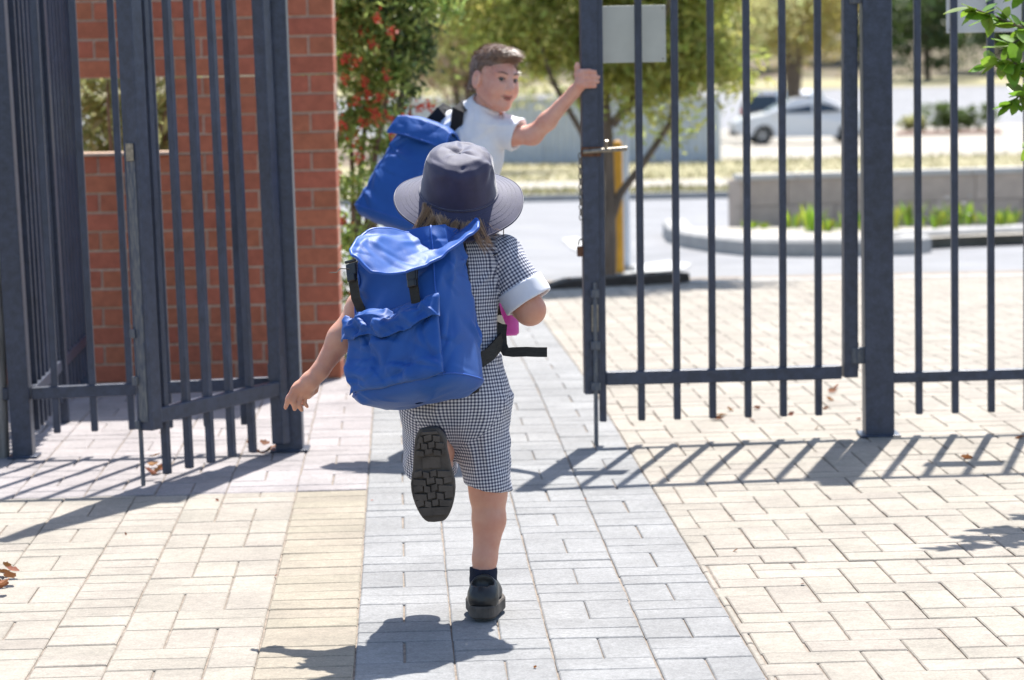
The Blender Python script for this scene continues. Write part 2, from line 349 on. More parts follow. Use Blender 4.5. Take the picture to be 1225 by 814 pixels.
# planting island: kerbs, soil, retaining wall
kpts = [(806, 279), (812, 288), (832, 295), (868, 301), (905, 305), (960, 306), (1020, 306), (1085, 304), (1099, 301)]
kp = [G(*p) for p in kpts]
isl = MB(); top = [G(px, 283) for px in (822, 880, 960, 1050, 1140, 1300)]; bot = [G(*p) for p in [(815, 288), (868, 299), (960, 303), (1050, 302), (1140, 296), (1300, 290)]]
isl.add([(p.x, p.y, p.z+.09) for p in top+bot], [(i, i+1, 7+i, 6+i) for i in range(5)]); tag(isl.build('garden_bed', M['pale_concrete']), kind='structure')
def kerbline(pts, w=.22, h=.14):
    mb = MB(); n = len(pts); vs = []
    for i, p in enumerate(pts):
        t = (pts[min(i+1, n-1)]-pts[max(i-1, 0)]); t.z = 0; t.normalize(); s = Vector((-t.y, t.x, 0))
        for a, z in ((-w/2, -.05), (-w/2, h*.8), (-w/2+.03, h), (w/2, h), (w/2, -.05)): vs.append(p + s*a + Vector((0, 0, z)))
    fs = [(i*5+k, i*5+k+1, i*5+k+6, i*5+k+5) for i in range(n-1) for k in range(4)] + [(0, 1, 2, 3, 4), tuple((n-1)*5+k for k in range(5))[::-1]]
    o = mb.add(vs, fs).build('kerb', M['kerb']); tag(o, kind='structure'); return o
kerbline(kp)
kerbline([G(*p) for p in [(1060, 297), (1120, 294), (1180, 291), (1300, 286)]])
# retaining wall of split blocks
wl = G(886, 279); wr_ = G(1290, 268); wl.z = wr_.z = gz(wl.y)
wd = (wr_-wl); wlen = wd.length; wd.normalize(); wh = .56; wa = math.atan2(wd.y, wd.x)
wt = thing('retaining_wall', 'low beige concrete block retaining wall with pale capping behind the weeds', 'wall', wl, wa)
nb_ = int(wlen/.99); bm1 = MB().box((0, 0, 0), (.984, .22, .259), bev=.006).mesh('block', M['wallblock'])
for r in range(2):
    for k in range(nb_+1):
        x = .495+(k+(.5 if r % 2 else 0))*.99
        if x < wlen: link('block', bm1, wt, Matrix.Translation((x, .12+random.gauss(0, .002), .131+r*.263)))
link('block', MB().box((0, 0, 0), (.489, .22, .259), bev=.006).mesh('block', M['wallblock']), wt, Matrix.Translation((.2475, .12, .394)))
cm = MB().box((0, 0, 0), (.60, .27, .06), bev=.008).mesh('capping', M['wallcap'])
for k in range(int(wlen/.61)+1): link('capping', cm, wt, Matrix.Translation((k*.61+.29, .12, .555)))
em = MB().box((.12, .40, .26), (.2, .33, .52), bev=.006).build('end_return', M['wallblock'], wt)

# corrugated steel fence across the road
f1 = G(862, 196); f0 = G(470, 199); fd = (f1-f0); fl = fd.length; fd.normalize(); fa = math.atan2(fd.y, fd.x)
ft = thing('corrugated_fence', 'long blue-grey corrugated steel fence across the road with pale capping', 'fence', f0, fa)
def corr_panel(wd_, h):
    mb = MB(); vs = []; n = int(wd_/.19)
    prof = []
    for i in range(n):
        x = i*.19
        prof += [(x, 0), (x+.07, 0), (x+.10, -.06), (x+.16, -.06)]
    prof.append((n*.19, 0))
    for x, y in prof: vs += [(x, y, .05), (x, y, h)]
    mb.add(vs, [(2*i, 2*i+2, 2*i+3, 2*i+1) for i in range(len(prof)-1)]); return mb
cpm = corr_panel(2.375, 1.62).mesh('steel_panel', M['corr'])
npan = int(fl/2.34)
for k in range(npan+1):
    x = fl-(k+1)*2.34
    link('steel_panel', cpm, ft, Matrix.Translation((x, 0, 0)))
    MB().box((x+2.31, -.01, .83), (.064, .07, 1.66)).build('post', M['corr'], ft)
MB().box((fl/2, 0, 1.65), (fl, .09, .07)).build('capping_rail', M['corrcap'], ft)

# timber sleeper edging the tree bed
s0, s1 = G(650, 346), G(818, 338); sd = (s1-s0); sa = math.atan2(sd.y, sd.x)
sl_ = thing('timber_sleeper', 'dark timber sleeper lying at the foot of the forked tree', 'sleeper', s0, sa)
L_ = sd.length
mb = MB(); n = 16; vs = []
for i in range(n+1):
    t = i/n; hh = .062*min(1, .25+t*4); x = t*L_; j = noise.noise((x*6, 0, 0))*.01
    vs += [(x, -.09+j, 0), (x, -.085+j, hh+j), (x, .09, hh), (x, .09, 0)]
mb.add(vs, [(i*4+k, i*4+k+1, i*4+k+5, i*4+k+4) for i in range(n) for k in range(3)] + [(0, 1, 2, 3), (n*4+3, n*4+2, n*4+1, n*4)])
mb.build('beam', M['sleeper'], sl_)
for x in (.2, L_-.25): MB().tube([(x, 0, .05), (x, 0, .068)], .018, 8).build('spike', M['rust'], sl_)
# yellow bollard
b0 = G(741, 331)
bl = thing('bollard', 'round yellow steel bollard behind the forked tree trunk', 'bollard', b0)
MB().lathe([(.036, 0), (.036, .96), (.032, .985), (.016, 1.0), (.0005, 1.003)], 20).build('pipe', M['yellow'], bl, True)
MB().lathe([(.09, 0), (.09, .02), (.046, .03)], 20).build('base_collar', M['kerb'], bl, True)
# slim grey pole beside it
p0 = G(750, 324); gp = thing('sign_pole', 'slim galvanised pole standing beside the yellow bollard', 'pole', p0)
MB().lathe([(.028, 0), (.028, 3.2), (.001, 3.22)], 14).build('pipe', M['corr'], gp, True)
MB().lathe([(.07, 0), (.07, .03), (.036, .04)], 14).build('base_collar', M['kerb'], gp, True)
# ================================================================== STEEL FENCE AND GATES
HF = 2.06
barm = MB().box((0, 0, 0), (.025, .025, 1), bev=.003).mesh('bar', M['steel'])
def bar(parent, x, z0, z1, y=0): link('bar', barm, parent, Matrix.Translation((x, y, (z0+z1)/2)) @ Matrix.Diagonal((1, 1, z1-z0, 1)))
def steelbox(name, c, d, parent, m=None, bev=.004): return MB().box(c, d, bev=bev).build(name, m or M['steel'], parent)
def frame_thing(name, label, cat, a, b, lean=0.0):
    d = b-a; t = thing(name, label, cat, (a.x, a.y, 0), math.atan2(d.y, d.x))
    t.rotation_euler = (0, -lean, math.atan2(d.y, d.x)); return t, math.hypot(d.x, d.y)
# --- right: hinge post and fixed panel
rp = G(1053, 523); PY = rp.y
post_r = thing('gate_post', 'thick blue-grey square post that carries the half-closed gate leaf', 'post', (rp.x, PY+.05, 0))
steelbox('shaft', (0, 0, 1.1), (.107, .1, 2.2), post_r); steelbox('cap', (0, 0, 2.205), (.112, .105, .012), post_r)
for z in (.30, 1.62):
    steelbox('hinge', (-.075, -.01, z), (.05, .04, .06), post_r, M['steel_worn']); MB().tube([(-.085, -.01, z-.05), (-.085, -.01, z+.05)], .013, 10).build('hinge_pin', M['steel_worn'], post_r)
steelbox('base_plate', (0, 0, .005), (.15, .145, .009), post_r)
ra = Vector((rp.x+.054, PY+.05, 0)); rb = ra + Vector((2.4, .14, 0))
tr_, L = frame_thing('fence_panel', 'open blue-grey bar fence panel with a white sign, running behind the leafy shrub', 'fence', ra, rb)
for z in (.215, HF-.02): steelbox('rail', (L/2, 0, z), (L, .035, .04), tr_)
for k in range(17): bar(tr_, .098+k*.1355, .075, HF)
steelbox('post', (L+.035, 0, 1.05), (.065, .065, 2.1), tr_)
# --- right gate leaf
ga = P(707, 400, PY-.06); gb = P(1016, 400, PY+.05)
lr, L = frame_thing('gate_leaf', 'blue-grey gate leaf with a cream sign back, held by the boy', 'gate', Vector((ga.x, ga.y, 0)), Vector((gb.x, gb.y, 0)), -.006)
steelbox('stile', (0, 0, (.19+HF)/2), (.060, .05, HF-.19), lr); steelbox('stile', (L, 0, (.225+HF)/2), (.052, .05, HF-.225), lr)
steelbox('rail', (L/2+.008, .001, .245), (L-.0845, .042, .05), lr); steelbox('rail', (L/2+.008, 0, HF-.03), (L-.0845, .042, .05), lr)
for k in range(7): bar(lr, (.05+k*.1325) if k else .039, .085, HF-.005, .003 if k else .0025)
MB().tube([(.008, -.034, .002), (.008, -.034, .60)], .008, 10).build('drop_bolt', M['steel_worn'], lr)
mb = MB()
for z in (.22, .37, .56): MB().box((.008, -.032, z), (.034, .022, .03), bev=.002).build('bolt_guide', M['steel_worn'], lr)
mb = MB().box((.008, -.030, .47), (.026, .012, .10), bev=.003); mb.build('lock_plate', M['zinc'], lr)
mb = MB(); mb.tube([(-.03, -.036, 1.075), (.13, -.05, 1.085)], .0085, 10); mb.tube([(.052, -.042, 1.08), (.054, -.06, 1.115)], .006, 8); mb.build('latch_bolt', M['zinc'], lr)
MB().box((.0, -.03, 1.075), (.072, .014, .035), bev=.002).build('latch_plate', M['rust'], lr)
# sign wired to the far side of the gate leaf
def sign(name, label, pxs, depth, m, hz):
    a = P(pxs[0], pxs[3], depth); b = P(pxs[2], pxs[1], depth); t = thing(name, label, 'sign', ((a.x+b.x)/2, depth, a.z))
    w, h = b.x-a.x, hz or b.z-a.z
    MB().box((0, 0, h/2), (w, .004, h), bev=.0015).build('plate', m, t)
    mb = MB()
    for sx in (-1, 1):
        for zz in (.012, h-.012): MB().tube([(sx*(w/2-.012), -.0025, zz), (sx*(w/2-.012), -.005, zz)], .003, 8).build('fixing', M['zinc'], t)
    return t
sign('sign', 'plain cream-grey back of a sign on the half-closed gate leaf', (714, 6, 796, 76), PY+.022, M['signback'], None)
sign('sign', 'plain white back of a sign on the fence beside the leafy shrub', (1132, -40, 1222, 40), PY+.115, M['signback2'], None)
# chain and padlock on the leaf's edge
pc = P(694, 205, PY-.075)
ch = thing('chain', 'short galvanised chain hanging on the edge of the gate stile', 'chain', (pc.x, pc.y, pc.z-.19))
def link_mb(z, rot, M_=None):
    pts = [Vector((.006*math.cos(a), 0, .011*math.sin(a)+z)) for a in [k*math.pi/5 for k in range(11)]]
    R = Matrix.Rotation(rot, 3, 'Z'); return MB().tube([R @ p for p in pts], .0022, 6, cap=False)
for k in range(13): link_mb(.19+.055-k*.0185, (k % 2)*1.57+.4).build('link', M['zinc'], ch, True)
pp = P(695, 295, PY-.075)
pd = thing('padlock', 'small rusty brown padlock hanging from the chain on the gate', 'padlock', (pp.x, pp.y, pp.z-.03))
MB().box((0, 0, .012), (.03, .018, .038), bev=.004).build('body', M['rust'], pd)
MB().tube([(.009*math.cos(a), 0, .034+.022*math.sin(a)) for a in [k*math.pi/8 for k in range(9)]], .003, 8).build('shackle', M['zinc'], pd, True)

# --- left: hinge post, fixed panel, corner post, receding fence, open leaf
LEAN = .018
hp = G(346, 541); HYL = hp.y
post_l = thing('gate_post', 'blue-grey square post between the brick wall and the opened gate leaf', 'post', (hp.x, HYL+.05, 0)); post_l.rotation_euler = (0, -LEAN*.6, 0)
steelbox('shaft', (0, 0, 1.1), (.10, .1, 2.2), post_l); steelbox('cap', (0, 0, 2.205), (.105, .105, .012), post_l)
for z in (.30, 1.62): steelbox('hinge', (-.045, -.068, z), (.04, .03, .06), post_l, M['steel_worn'])
steelbox('base_plate', (0, 0, .005), (.14, .14, .009), post_l)
cp = G(27, 549); CY = cp.y
post_c = thing('corner_post', 'blue-grey corner post where the fence turns back to the brick wall', 'post', (cp.x, CY+.04, 0)); post_c.rotation_euler = (0, -.026, 0)
steelbox('shaft', (0, 0, 1.1), (.075, .075, 2.2), post_c); steelbox('cap', (0, 0, 2.205), (.08, .08, .012), post_c); steelbox('base_plate', (0, 0, .005), (.11, .11, .009), post_c)
fa_ = Vector((cp.x+.04, CY+.04, 0)); fb_ = Vector((hp.x-.052, HYL+.05, 0))
tl, L = frame_thing('fence_panel', 'short bar fence panel seen behind the opened gate leaf', 'fence', fa_, fb_, LEAN)
for z in (.235, HF-.02): steelbox('rail', (L/2, 0, z), (L, .035, .045), tl)
for k in range(6): bar(tl, .085+k*.1365, .085, HF)
bb = P(106, 300, 12.15)
ta, L = frame_thing('fence_panel', 'long bar fence running back from the corner post to the brick wall', 'fence', Vector((cp.x+.035, CY+.09, 0)), Vector((P(100, 300, 12.1).x, 12.1, 0)), 0)
ta.rotation_euler = (.0, 0, ta.rotation_euler.z); ta.rotation_euler = (Matrix.Rotation(-.024, 4, 'Y') @ Matrix.Rotation(ta.rotation_euler.z, 4, 'Z')).to_euler()
for z in (.235, HF-.02): steelbox('rail', (L/2, 0, z), (L, .035, .045), ta)
for k in range(15): bar(ta, .07+k*.134, .085, HF)
steelbox('post', (L-.02, 0, 1.05), (.05, .065, 2.1), ta); steelbox('post', (L*.45, .001, 1.05), (.05, .065, 2.1), ta)
# outside continuation of that fence to the left
lc, L = frame_thing('fence_panel', 'bar fence panel running left from the corner post', 'fence', Vector((cp.x-2.4, CY+.06, 0)), Vector((cp.x-.045, CY+.04, 0)), 0)
for z in (.235, HF-.02): steelbox('rail', (L/2, 0, z), (L, .035, .045), lc)
for k in range(17): bar(lc, .08+k*.1365, .085, HF)
# opened leaf
la = G(171, 581) + Vector((.037, 0, 0)); lb = Vector((hp.x-.015, HYL-.02, 0))
ll, L = frame_thing('gate_leaf', 'opened blue-grey gate leaf with a scraped lock stile beside the brick wall', 'gate', Vector((la.x, la.y, 0)), lb, 0)
ll.rotation_euler = (Matrix.Rotation(-LEAN, 4, 'Y') @ Matrix.Rotation(ll.rotation_euler.z, 4, 'Z')).to_euler()
steelbox('stile', (.005, .006, (.19+HF)/2), (.062, .062, HF-.19), ll); steelbox('stile', (L-.02, 0, (.03+HF)/2), (.05, .05, HF-.03), ll)
MB().box((-.0275, .006, .66), (.005, .034, .88), bev=.002).build('worn_strip', M['steel_worn'], ll)
MB().box((-.031, .006, 1.13), (.006, .03, .06), bev=.002).build('lock_keep', M['zinc'], ll)
steelbox('rail', (L/2, 0, .235), (L-.07, .042, .052), ll); steelbox('rail', (L/2, 0, HF-.03), (L-.09, .042, .05), ll)
for k in range(5): bar(ll, .085+k*.1325, .026, HF-.005, .0025)
MB().tube([(-.018, .030, .002), (-.018, .030, .2)], .008, 10).build('drop_bolt', M['steel_worn'], ll)
mb = MB()
for z in (.21, .36, .52): MB().box((-.032, .030, z), (.016, .02, .03), bev=.002).build('bolt_guide', M['steel_worn'], ll)
# weathered pale timber post at the far left
wp_ = G(-4, 548); tpst = thing('timber_post', 'pale weathered timber post left of the steel corner post', 'post', (wp_.x, wp_.y+.02, 0))
mb = MB(); vs = []; n = 14; seg = 14
for i in range(n+1):
    for k in range(seg):
        a = 2*math.pi*k/seg; z = i/n*.8; r = .045+noise.noise((math.cos(a)*3, math.sin(a)*3, z*1.2))*.008; vs.append((r*math.cos(a), r*math.sin(a), z))
mb.add(vs, [(i*seg+k, i*seg+(k+1) % seg, (i+1)*seg+(k+1) % seg, (i+1)*seg+k) for i in range(n) for k in range(seg)] + [tuple(n*seg+k for k in range(seg))])
mb.build('shaft', M['paletimber'], tpst, True); MB().box((0, 0, .803), (.10, .10, .006)).build('cap', M['paletimber'], tpst)

# ================================================================== BRICK WALL
WY = 12.42; wz = gz(WY)
xr = P(406, 300, WY).x; xl = xr-2.05
bw = thing('brick_wall', 'red brick wall with cream mortar and a square opening, behind the gate', 'wall', (xl, WY, wz))
ox0, ox1 = P(84, 140, WY).x-xl, P(209, 140, WY).x-xl
oz0, oz1 = 12*.086, P(150, 86, WY).z-wz
oz1 = round(oz1/.086)*.086
LW = xr-xl; HW = 31*.086
def brickm(l): return MB().box((0, 0, 0), (l, .108, .076), bev=.003).mesh('brick', M['brick'])
_bm = {}
def brick(x0, x1, z, y):
    l = round(x1-x0-.010, 3)
    if l < .03: return
    if l not in _bm: _bm[l] = brickm(l)
    link('brick', _bm[l], bw, Matrix.Translation(((x0+x1)/2, y+random.gauss(0, .0015), z+.043+random.gauss(0, .0008))) @ Matrix.Rotation(random.gauss(0, .004), 4, 'Y'))
nb = 0
for r in range(31):
    z = r*.086; x = LW if r % 2 == 0 else LW-.115; edges = [LW]
    if r % 2: edges.append(LW-.115)
    while edges[-1] > 0: edges.append(max(0, edges[-1]-.24))
    for i in range(len(edges)-1):
        a, b = edges[i+1], edges[i]
        if oz0-.01 < z+.04 < oz1:
            for (c, d) in ((a, min(b, ox0)), (max(a, ox1), b)):
                if d-c > .03: brick(c, d, z, .054)
        else: brick(a, b, z, .054)
mo = MB()                                # mortar core, set 6 mm back from the brick faces, opening left free
T0, T1 = .0065, .2235
mo.box((LW/2, (T0+T1)/2, oz0/2-.004), (LW-.012, T1-T0, oz0-.009)); mo.box((LW/2, (T0+T1)/2, (oz1+HW)/2), (LW-.012, T1-T0, HW-oz1))
mo.box((ox0/2, (T0+T1)/2, (oz0+oz1)/2-.004), (ox0-.012, T1-T0, oz1-oz0-.001)); mo.box(((ox1+LW)/2+.001, (T0+T1)/2, (oz0+oz1)/2-.004), (LW-ox1-.012, T1-T0, oz1-oz0-.001))
mo.build('mortar', M['mortar'], bw)
rear = MB()                              # rear leaf of bricks
for r in range(31):
    z = r*.086; x = -.12 if r % 2 else 0
    while x < LW:
        a, b = max(x, 0), min(x+.24, LW); x += .24
        for (c, d) in (((a, min(b, ox0)), (max(a, ox1), b)) if oz0-.01 < z+.04 < oz1 else ((a, b),)):
            if d-c > .03: rear.box(((c+d)/2, .176, z+.043), (d-c-.01, .108, .076))
tag(rear.build('rear_bricks', M['brick'], bw), kind='stuff')
sill = MB().box(((ox0+ox1)/2, .10, oz0+.003), (ox1-ox0-.006, .24, .012), bev=.003); sill.build('sill', M['mortar'], bw)
MB().box((LW/2, .115, HW+.03), (LW+.06, .30, .06), bev=.01).build('coping', M['mortar'], bw)
# ================================================================== VEGETATION
def leaves_np(cent, nrm_bias, l, w, jitter=.35):
    n = len(cent); a = RNG.normal(size=(n, 3)); a[:, 2] += nrm_bias; a /= np.linalg.norm(a, axis=1)[:, None]
    b = RNG.normal(size=(n, 3)); b -= a*(a*b).sum(1)[:, None]; b /= np.linalg.norm(b, axis=1)[:, None]; c = np.cross(a, b)
    s = (1+RNG.uniform(-jitter, jitter, (n, 1)))
    V = np.stack([cent-b*l*s/2, cent+c*w*s/2, cent+b*l*s/2, cent-c*w*s/2], 1).reshape(-1, 3)
    return V, np.arange(n*4).reshape(-1, 4)
def blob_points(ells, n, nclump, sig, shell=.55):
    vol = np.array([r[0]*r[1]*r[2] for c, r in ells]); pr = vol/vol.sum(); out = []
    for (c, r), p in zip(ells, pr):
        k = max(2, int(nclump*p)); d = RNG.normal(size=(k, 3)); d /= np.linalg.norm(d, axis=1)[:, None]
        rad = shell + (1-shell)*RNG.uniform(0, 1, (k, 1))**.6
        cc = np.array(c)+d*rad*np.array(r)*.92
        m = int(n*p); idx = RNG.integers(0, k, m); s = sig*(.5+RNG.uniform(0, 1, k))
        out.append(cc[idx] + RNG.normal(size=(m, 3))*s[idx][:, None]*np.array([1, 1, .75]))
    return np.concatenate(out)
def crown(parent, ells, n, nclump, sig, l, w, m, bias=.6, name='crown', shell=.55, zmin=None):
    c = blob_points(ells, n, nclump, sig, shell)
    if zmin is not None: c = c[c[:, 2] > zmin]
    V, F = leaves_np(c, bias, l, w); return link(name, npmesh(name, V, F, m, False), parent)
def limb(mb, pts, r0, r1, seg=8, wob=.02):
    pts = [Vector(p) for p in pts]; full = []
    for i in range(len(pts)-1):
        for k in range(4): full.append(pts[i].lerp(pts[i+1], k/4))
    full.append(pts[-1]); n = len(full)
    full = [p+Vector((noise.noise(p*2.3), noise.noise(p*2.3+Vector((7, 0, 0))), 0))*wob for p in full]
    mb.tube(full, [r0+(r1-r0)*(i/(n-1))**.8 for i in range(n)], seg)
# forked tree just beyond the paving
TB = G(733, 334); TY = TB.y
def T(px, py, dy=0): p = P(px, py, TY+dy); return (p.x-TB.x, p.y-TB.y, p.z-TB.z)
tree = thing('tree', 'forked young tree with yellow-green foliage beside the yellow bollard', 'tree', TB)
mb = MB(); limb(mb, [T(728, 337), T(730, 290), T(729, 250), T(728, 190), T(724, 120), T(738, 40), T(745, -60)], .056, .026, 10)
limb(mb, [T(730, 265), T(742, 232), T(768, 198), T(800, 150, .1), T(820, 80, .2), T(835, 0, .3)], .035, .016)
limb(mb, [T(732, 215), T(705, 180), T(684, 140, -.1), T(660, 95, -.2), T(640, 40, -.2), T(610, -30, -.3)], .028, .012)
limb(mb, [T(731, 150), T(765, 110), T(790, 60, -.2), T(800, -20, -.3)], .035, .012)
mb.build('trunk', M['bark'], tree, True)
E = []
for (px, py, r, dy) in [(640, 20, .42, -.2), (700, -30, .55, 0), (770, -20, .6, .1), (745, 60, .42, -.15), (800, 80, .33, .1), (775, 125, .24, 0), (840, 20, .45, .2), (815, 150, .16, .1), (868, 90, .25, .2), (610, 70, .25, -.2), (720, -150, .8, 0), (590, -60, .5, 0), (740, 100, .3, -.1), (800, 40, .4, 0), (850, 60, .3, .1), (770, 90, .3, .1), (640, 70, .25, .1), (580, 30, .3, .1), (700, 40, .35, 0), (880, -60, .5, .2), (690, 105, .2, 0), (560, -10, .35, .2)]:
    E.append((T(px, py, dy), (r, r*1.0, r*.85)))
crown(tree, E, 44000, 300, .10, .085, .024, M['leaf_tree'], .3, shell=.2)
# flowering shrub behind the brick wall's end
SB = G(440, 440); SB = Vector((P(432, 430, 13.6).x, 13.6, gz(13.6)))
def S(px, py, dy=0): p = P(px, py, 13.6+dy); return (p.x-SB.x, p.y-SB.y, p.z-SB.z)
shr = thing('flowering_shrub', 'tall green shrub with red flowers growing behind the end of the brick wall', 'shrub', SB)
mb = MB()
for (px, py, dy) in [(470, 60, 0), (440, 20, .2), (490, 130, -.1), (415, 120, .1), (420, 250, -.1), (505, 10, .1)]:
    limb(mb, [(0, 0, 0), S(425, 380, dy*.4), S((430+px)/2, (300+py)/2, dy*.7), S(px, py, dy)], .03, .006, 6)
mb.build('stem', M['bark'], shr, True)
E = []
for (px, py, r, dy) in [(420, 20, .22, 0), (455, 10, .2, .1), (480, 50, .18, .1), (430, 90, .2, 0), (470, 95, .13, 0), (425, 160, .17, 0), (455, 140, .13, .1), (415, 230, .13, 0), (428, 290, .10, 0), (418, 340, .12, 0), (412, 400, .13, 0), (420, 270, .12, -.1), (430, 215, .12, -.05), (440, 175, .12, 0), (410, 440, .1, 0), (400, 300, .15, .1), (500, -20, .25, .2), (420, -60, .3, .1), (360, 20, .3, .3)]:
    E.append((S(px, py, dy), (r, r*.8, r)))
crown(shr, E, 15000, 240, .05, .05, .017, M['leaf_shrub'], .4, shell=.1)
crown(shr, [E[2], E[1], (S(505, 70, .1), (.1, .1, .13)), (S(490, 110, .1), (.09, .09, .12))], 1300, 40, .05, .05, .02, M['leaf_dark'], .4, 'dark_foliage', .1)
for (px, py, dy) in [(398, 22), (432, 40), (452, 22), (470, 38), (446, 55), (425, 75), (412, 70), (462, 92), (436, 100), (470, 112), (455, 118), (445, 130), (462, 140), (450, 142), (435, 148), (480, 152), (500, 130), (515, 126), (470, 158), (425, 165), (440, 112), (408, 150), (402, 205), (425, 120), (490, 140), (430, 190), (412, 95), (420, 360), (410, 265)] and [(a, b, random.uniform(-.3, -.12)) for a, b in [(398, 22), (432, 40), (452, 22), (470, 38), (446, 55), (425, 75), (412, 70), (462, 92), (436, 100), (470, 112), (455, 118), (445, 130), (462, 140), (450, 142), (435, 148), (480, 152), (500, 130), (515, 126), (470, 158), (425, 165), (440, 112), (408, 150), (402, 205), (425, 120), (490, 140), (430, 190), (412, 95), (420, 360), (410, 265)]]:
    c = np.array(S(px, py, dy)); V, F = leaves_np(c + RNG.normal(size=(26, 3))*np.array([.013, .013, .016]), .2, .026, .011)
    link('flower', npmesh('flower', V, F, M['flower'], False), shr)
# olive shrub behind the wall opening
OB = Vector((P(140, 400, 14.6).x, 14.6, gz(14.6))); osh = thing('shrub', 'pale olive shrub seen through the opening in the brick wall', 'shrub', OB)
mb = MB()
for k in range(7):
    a = random.uniform(0, 6.28); limb(mb, [(0, 0, 0), (.15*math.cos(a), .15*math.sin(a), .6), (.4*math.cos(a), .3*math.sin(a), 1.5)], .025, .006, 6)
mb.build('stem', M['bark'], osh, True)
crown(osh, [((0, 0, 1.3), (.75, .4, .5)), ((-.3, 0, .8), (.5, .4, .5)), ((.35, .1, 1.0), (.4, .4, .5)), ((0, 0, 2.0), (.9, .5, .5))], 11000, 150, .08, .09, .026, M['leaf_pale'], .4, shell=.1)
# leafy shrub at the right, outside the frame but for its branch tips: every leaf its own part
RB = Vector((2.15, 8.75, 0)); rs = thing('leafy_shrub', 'bright green broad-leaved shrub overhanging the fence beside the white sign', 'shrub', RB)
def big_leaf():
    mb = MB(); n = 5; vs = []
    for i in range(n+1):
        t = i/n; w = .5*math.sin(math.pi*min(1, t*.96+.04))**.75*.58; z = -.10*(t-.4)**2; x = t
        vs += [(x, -w, z+.05*w), (x, 0, z-.03), (x, w, z+.05*w)]
    return mb.add(vs, [(i*3+k, i*3+k+1, i*3+k+4, i*3+k+3) for i in range(n) for k in range(2)])
lm = big_leaf().mesh('leaf', M['leaf_bright'], True)
stem = MB()
def R3(px, py, y=8.65): return P(px, py, y) - RB
branches = [[(1300, 60), (1240, 40), (1190, 20), (1158, 8)], [(1320, 120), (1250, 95), (1215, 75), (1178, 78)], [(1320, 180), (1260, 130), (1225, 110), (1205, 128)], [(1300, -20), (1240, -15), (1195, -10)], [(1340, 40), (1270, 20), (1225, 45), (1200, 58)], [(1330, 200), (1290, 170), (1250, 150), (1240, 175)]]
nl = 0
for bi, br in enumerate(branches):
    yy = 8.55+.06*bi; pts = [Vector((0, 0, .0)), Vector((-.05, 0, .7)), R3(1360, 120, yy+.1)] + [R3(px, py, yy) for px, py in br]
    limb(stem, pts, .016, .0022, 6, .01)
    for i in range(3, len(pts)-1):
        a, b = pts[i], pts[i+1]; L = (b-a).length; k = max(5, int(L/.0068))
        for j in range(k):
            p = a.lerp(b, (j+random.random()*.6)/k); t = (b-a).normalized()
            d = (t*.6 + Vector((random.gauss(0, .7), random.gauss(0, .7), random.gauss(-.15, .5)))).normalized()
            up = Vector((random.gauss(0, .4), random.gauss(0, .4), 1)); x = d; y = up.cross(x).normalized(); z = x.cross(y)
            s = random.uniform(.05, .085); Mx = Matrix((x, y, z)).transposed().to_4x4() @ Matrix.Diagonal((s, s, s, 1)); Mx.translation = p
            if nl < 295 and (p+RB).x < 1.74: link('leaf', lm, rs, Mx); nl += 1
stem.build('stem', M['bark'], rs, True)
crown(rs, [((.25, 0, 1.35), (.35, .4, .35)), ((.3, .0, .95), (.4, .4, .4)), ((.3, 0, .5), (.35, .4, .4))], 700, 40, .08, .055, .03, M['leaf_bright'], .8, shell=.3)
# small weeds in front of the retaining wall
def tuft(px, py, n, h, m, label, white=False):
    b = G(px, py); b.z += .09; t = thing('weed', label, 'plant', b, group='weeds along the retaining wall'); mb = MB()
    for k in range(n):
        a = random.uniform(0, 6.28); r = random.uniform(.0, .12); hh = h*random.uniform(.5, 1.1); p = Vector((r*math.cos(a), r*math.sin(a), 0)); q = p+Vector((math.cos(a)*hh*.5, math.sin(a)*hh*.5, hh)); s = Vector((-math.sin(a), math.cos(a), 0))*.018
        mid = p.lerp(q, .5)+Vector((0, 0, hh*.12)); mb.add([p-s*.4, p+s*.4, mid+s, q, mid-s], [(0, 1, 2, 4), (4, 2, 3)])
    mb.build('foliage', m, t)
    if white:
        V, F = leaves_np(RNG.normal(size=(40, 3))*np.array([.1, .06, .05])+np.array([0, 0, h]), .8, .03, .02); link('flower', npmesh('flower', V, F, M['paint_white'], False), t)
for i, px in enumerate(range(898, 1225, 17)):
    if 925 < px < 945: continue
    tuft(px+random.uniform(-8, 8), 286-(px-893)*.02+random.uniform(-3, 5), random.randint(8, 30), random.uniform(.07, .27), M['leaf_weed'], 'small yellow-green weed tuft at the foot of the retaining wall')
tuft(1131, 282, 24, .2, M['leaf_weed'], 'white-flowered weed tuft at the foot of the retaining wall', True)
# --- far side: trees, beds and cars
HILL = [(121, gz(121)-.02), (170, P(1100, 92, 170).z), (186, P(1100, 58, 186).z), (420, P(1100, 50, 420).z)]
def hillz(y):
    if y <= HILL[0][0]: return gz(y)
    for (a, za), (b_, zb) in zip(HILL, HILL[1:]):
        if y <= b_: return za+(zb-za)*(y-a)/(b_-a)
    return HILL[-1][1]
def bush(name, label, px, py, y, ells, n, m, l, cat='shrub', group=None, trunk=None, bias=.4, extra=None):
    b = P(px, py, y); b.z = hillz(y); t = thing(name, label, cat, b, group=group)
    mb = MB(); ee = [((c[0], c[1], c[2]), r) for c, r in ells]
    h = max(c[2] for c, r in ells)
    for k in range(4): limb(mb, [(0, 0, 0), (random.gauss(0, .04)*h, random.gauss(0, .04)*h, h*.5), (random.gauss(0, .15)*h, random.gauss(0, .1)*h, h)], (trunk or .03*h), .008*h, 6, .03)
    mb.build('trunk' if cat == 'tree' else 'stem', M['bark'], t, True)
    crown(t, ee, n, max(20, n//60), .10*h, l, l*.45, m, bias, shell=.3)
    if extra: crown(t, ee, n//4, 40, .10*h, l, l*.7, extra, bias, 'blossom', .5)
    return t
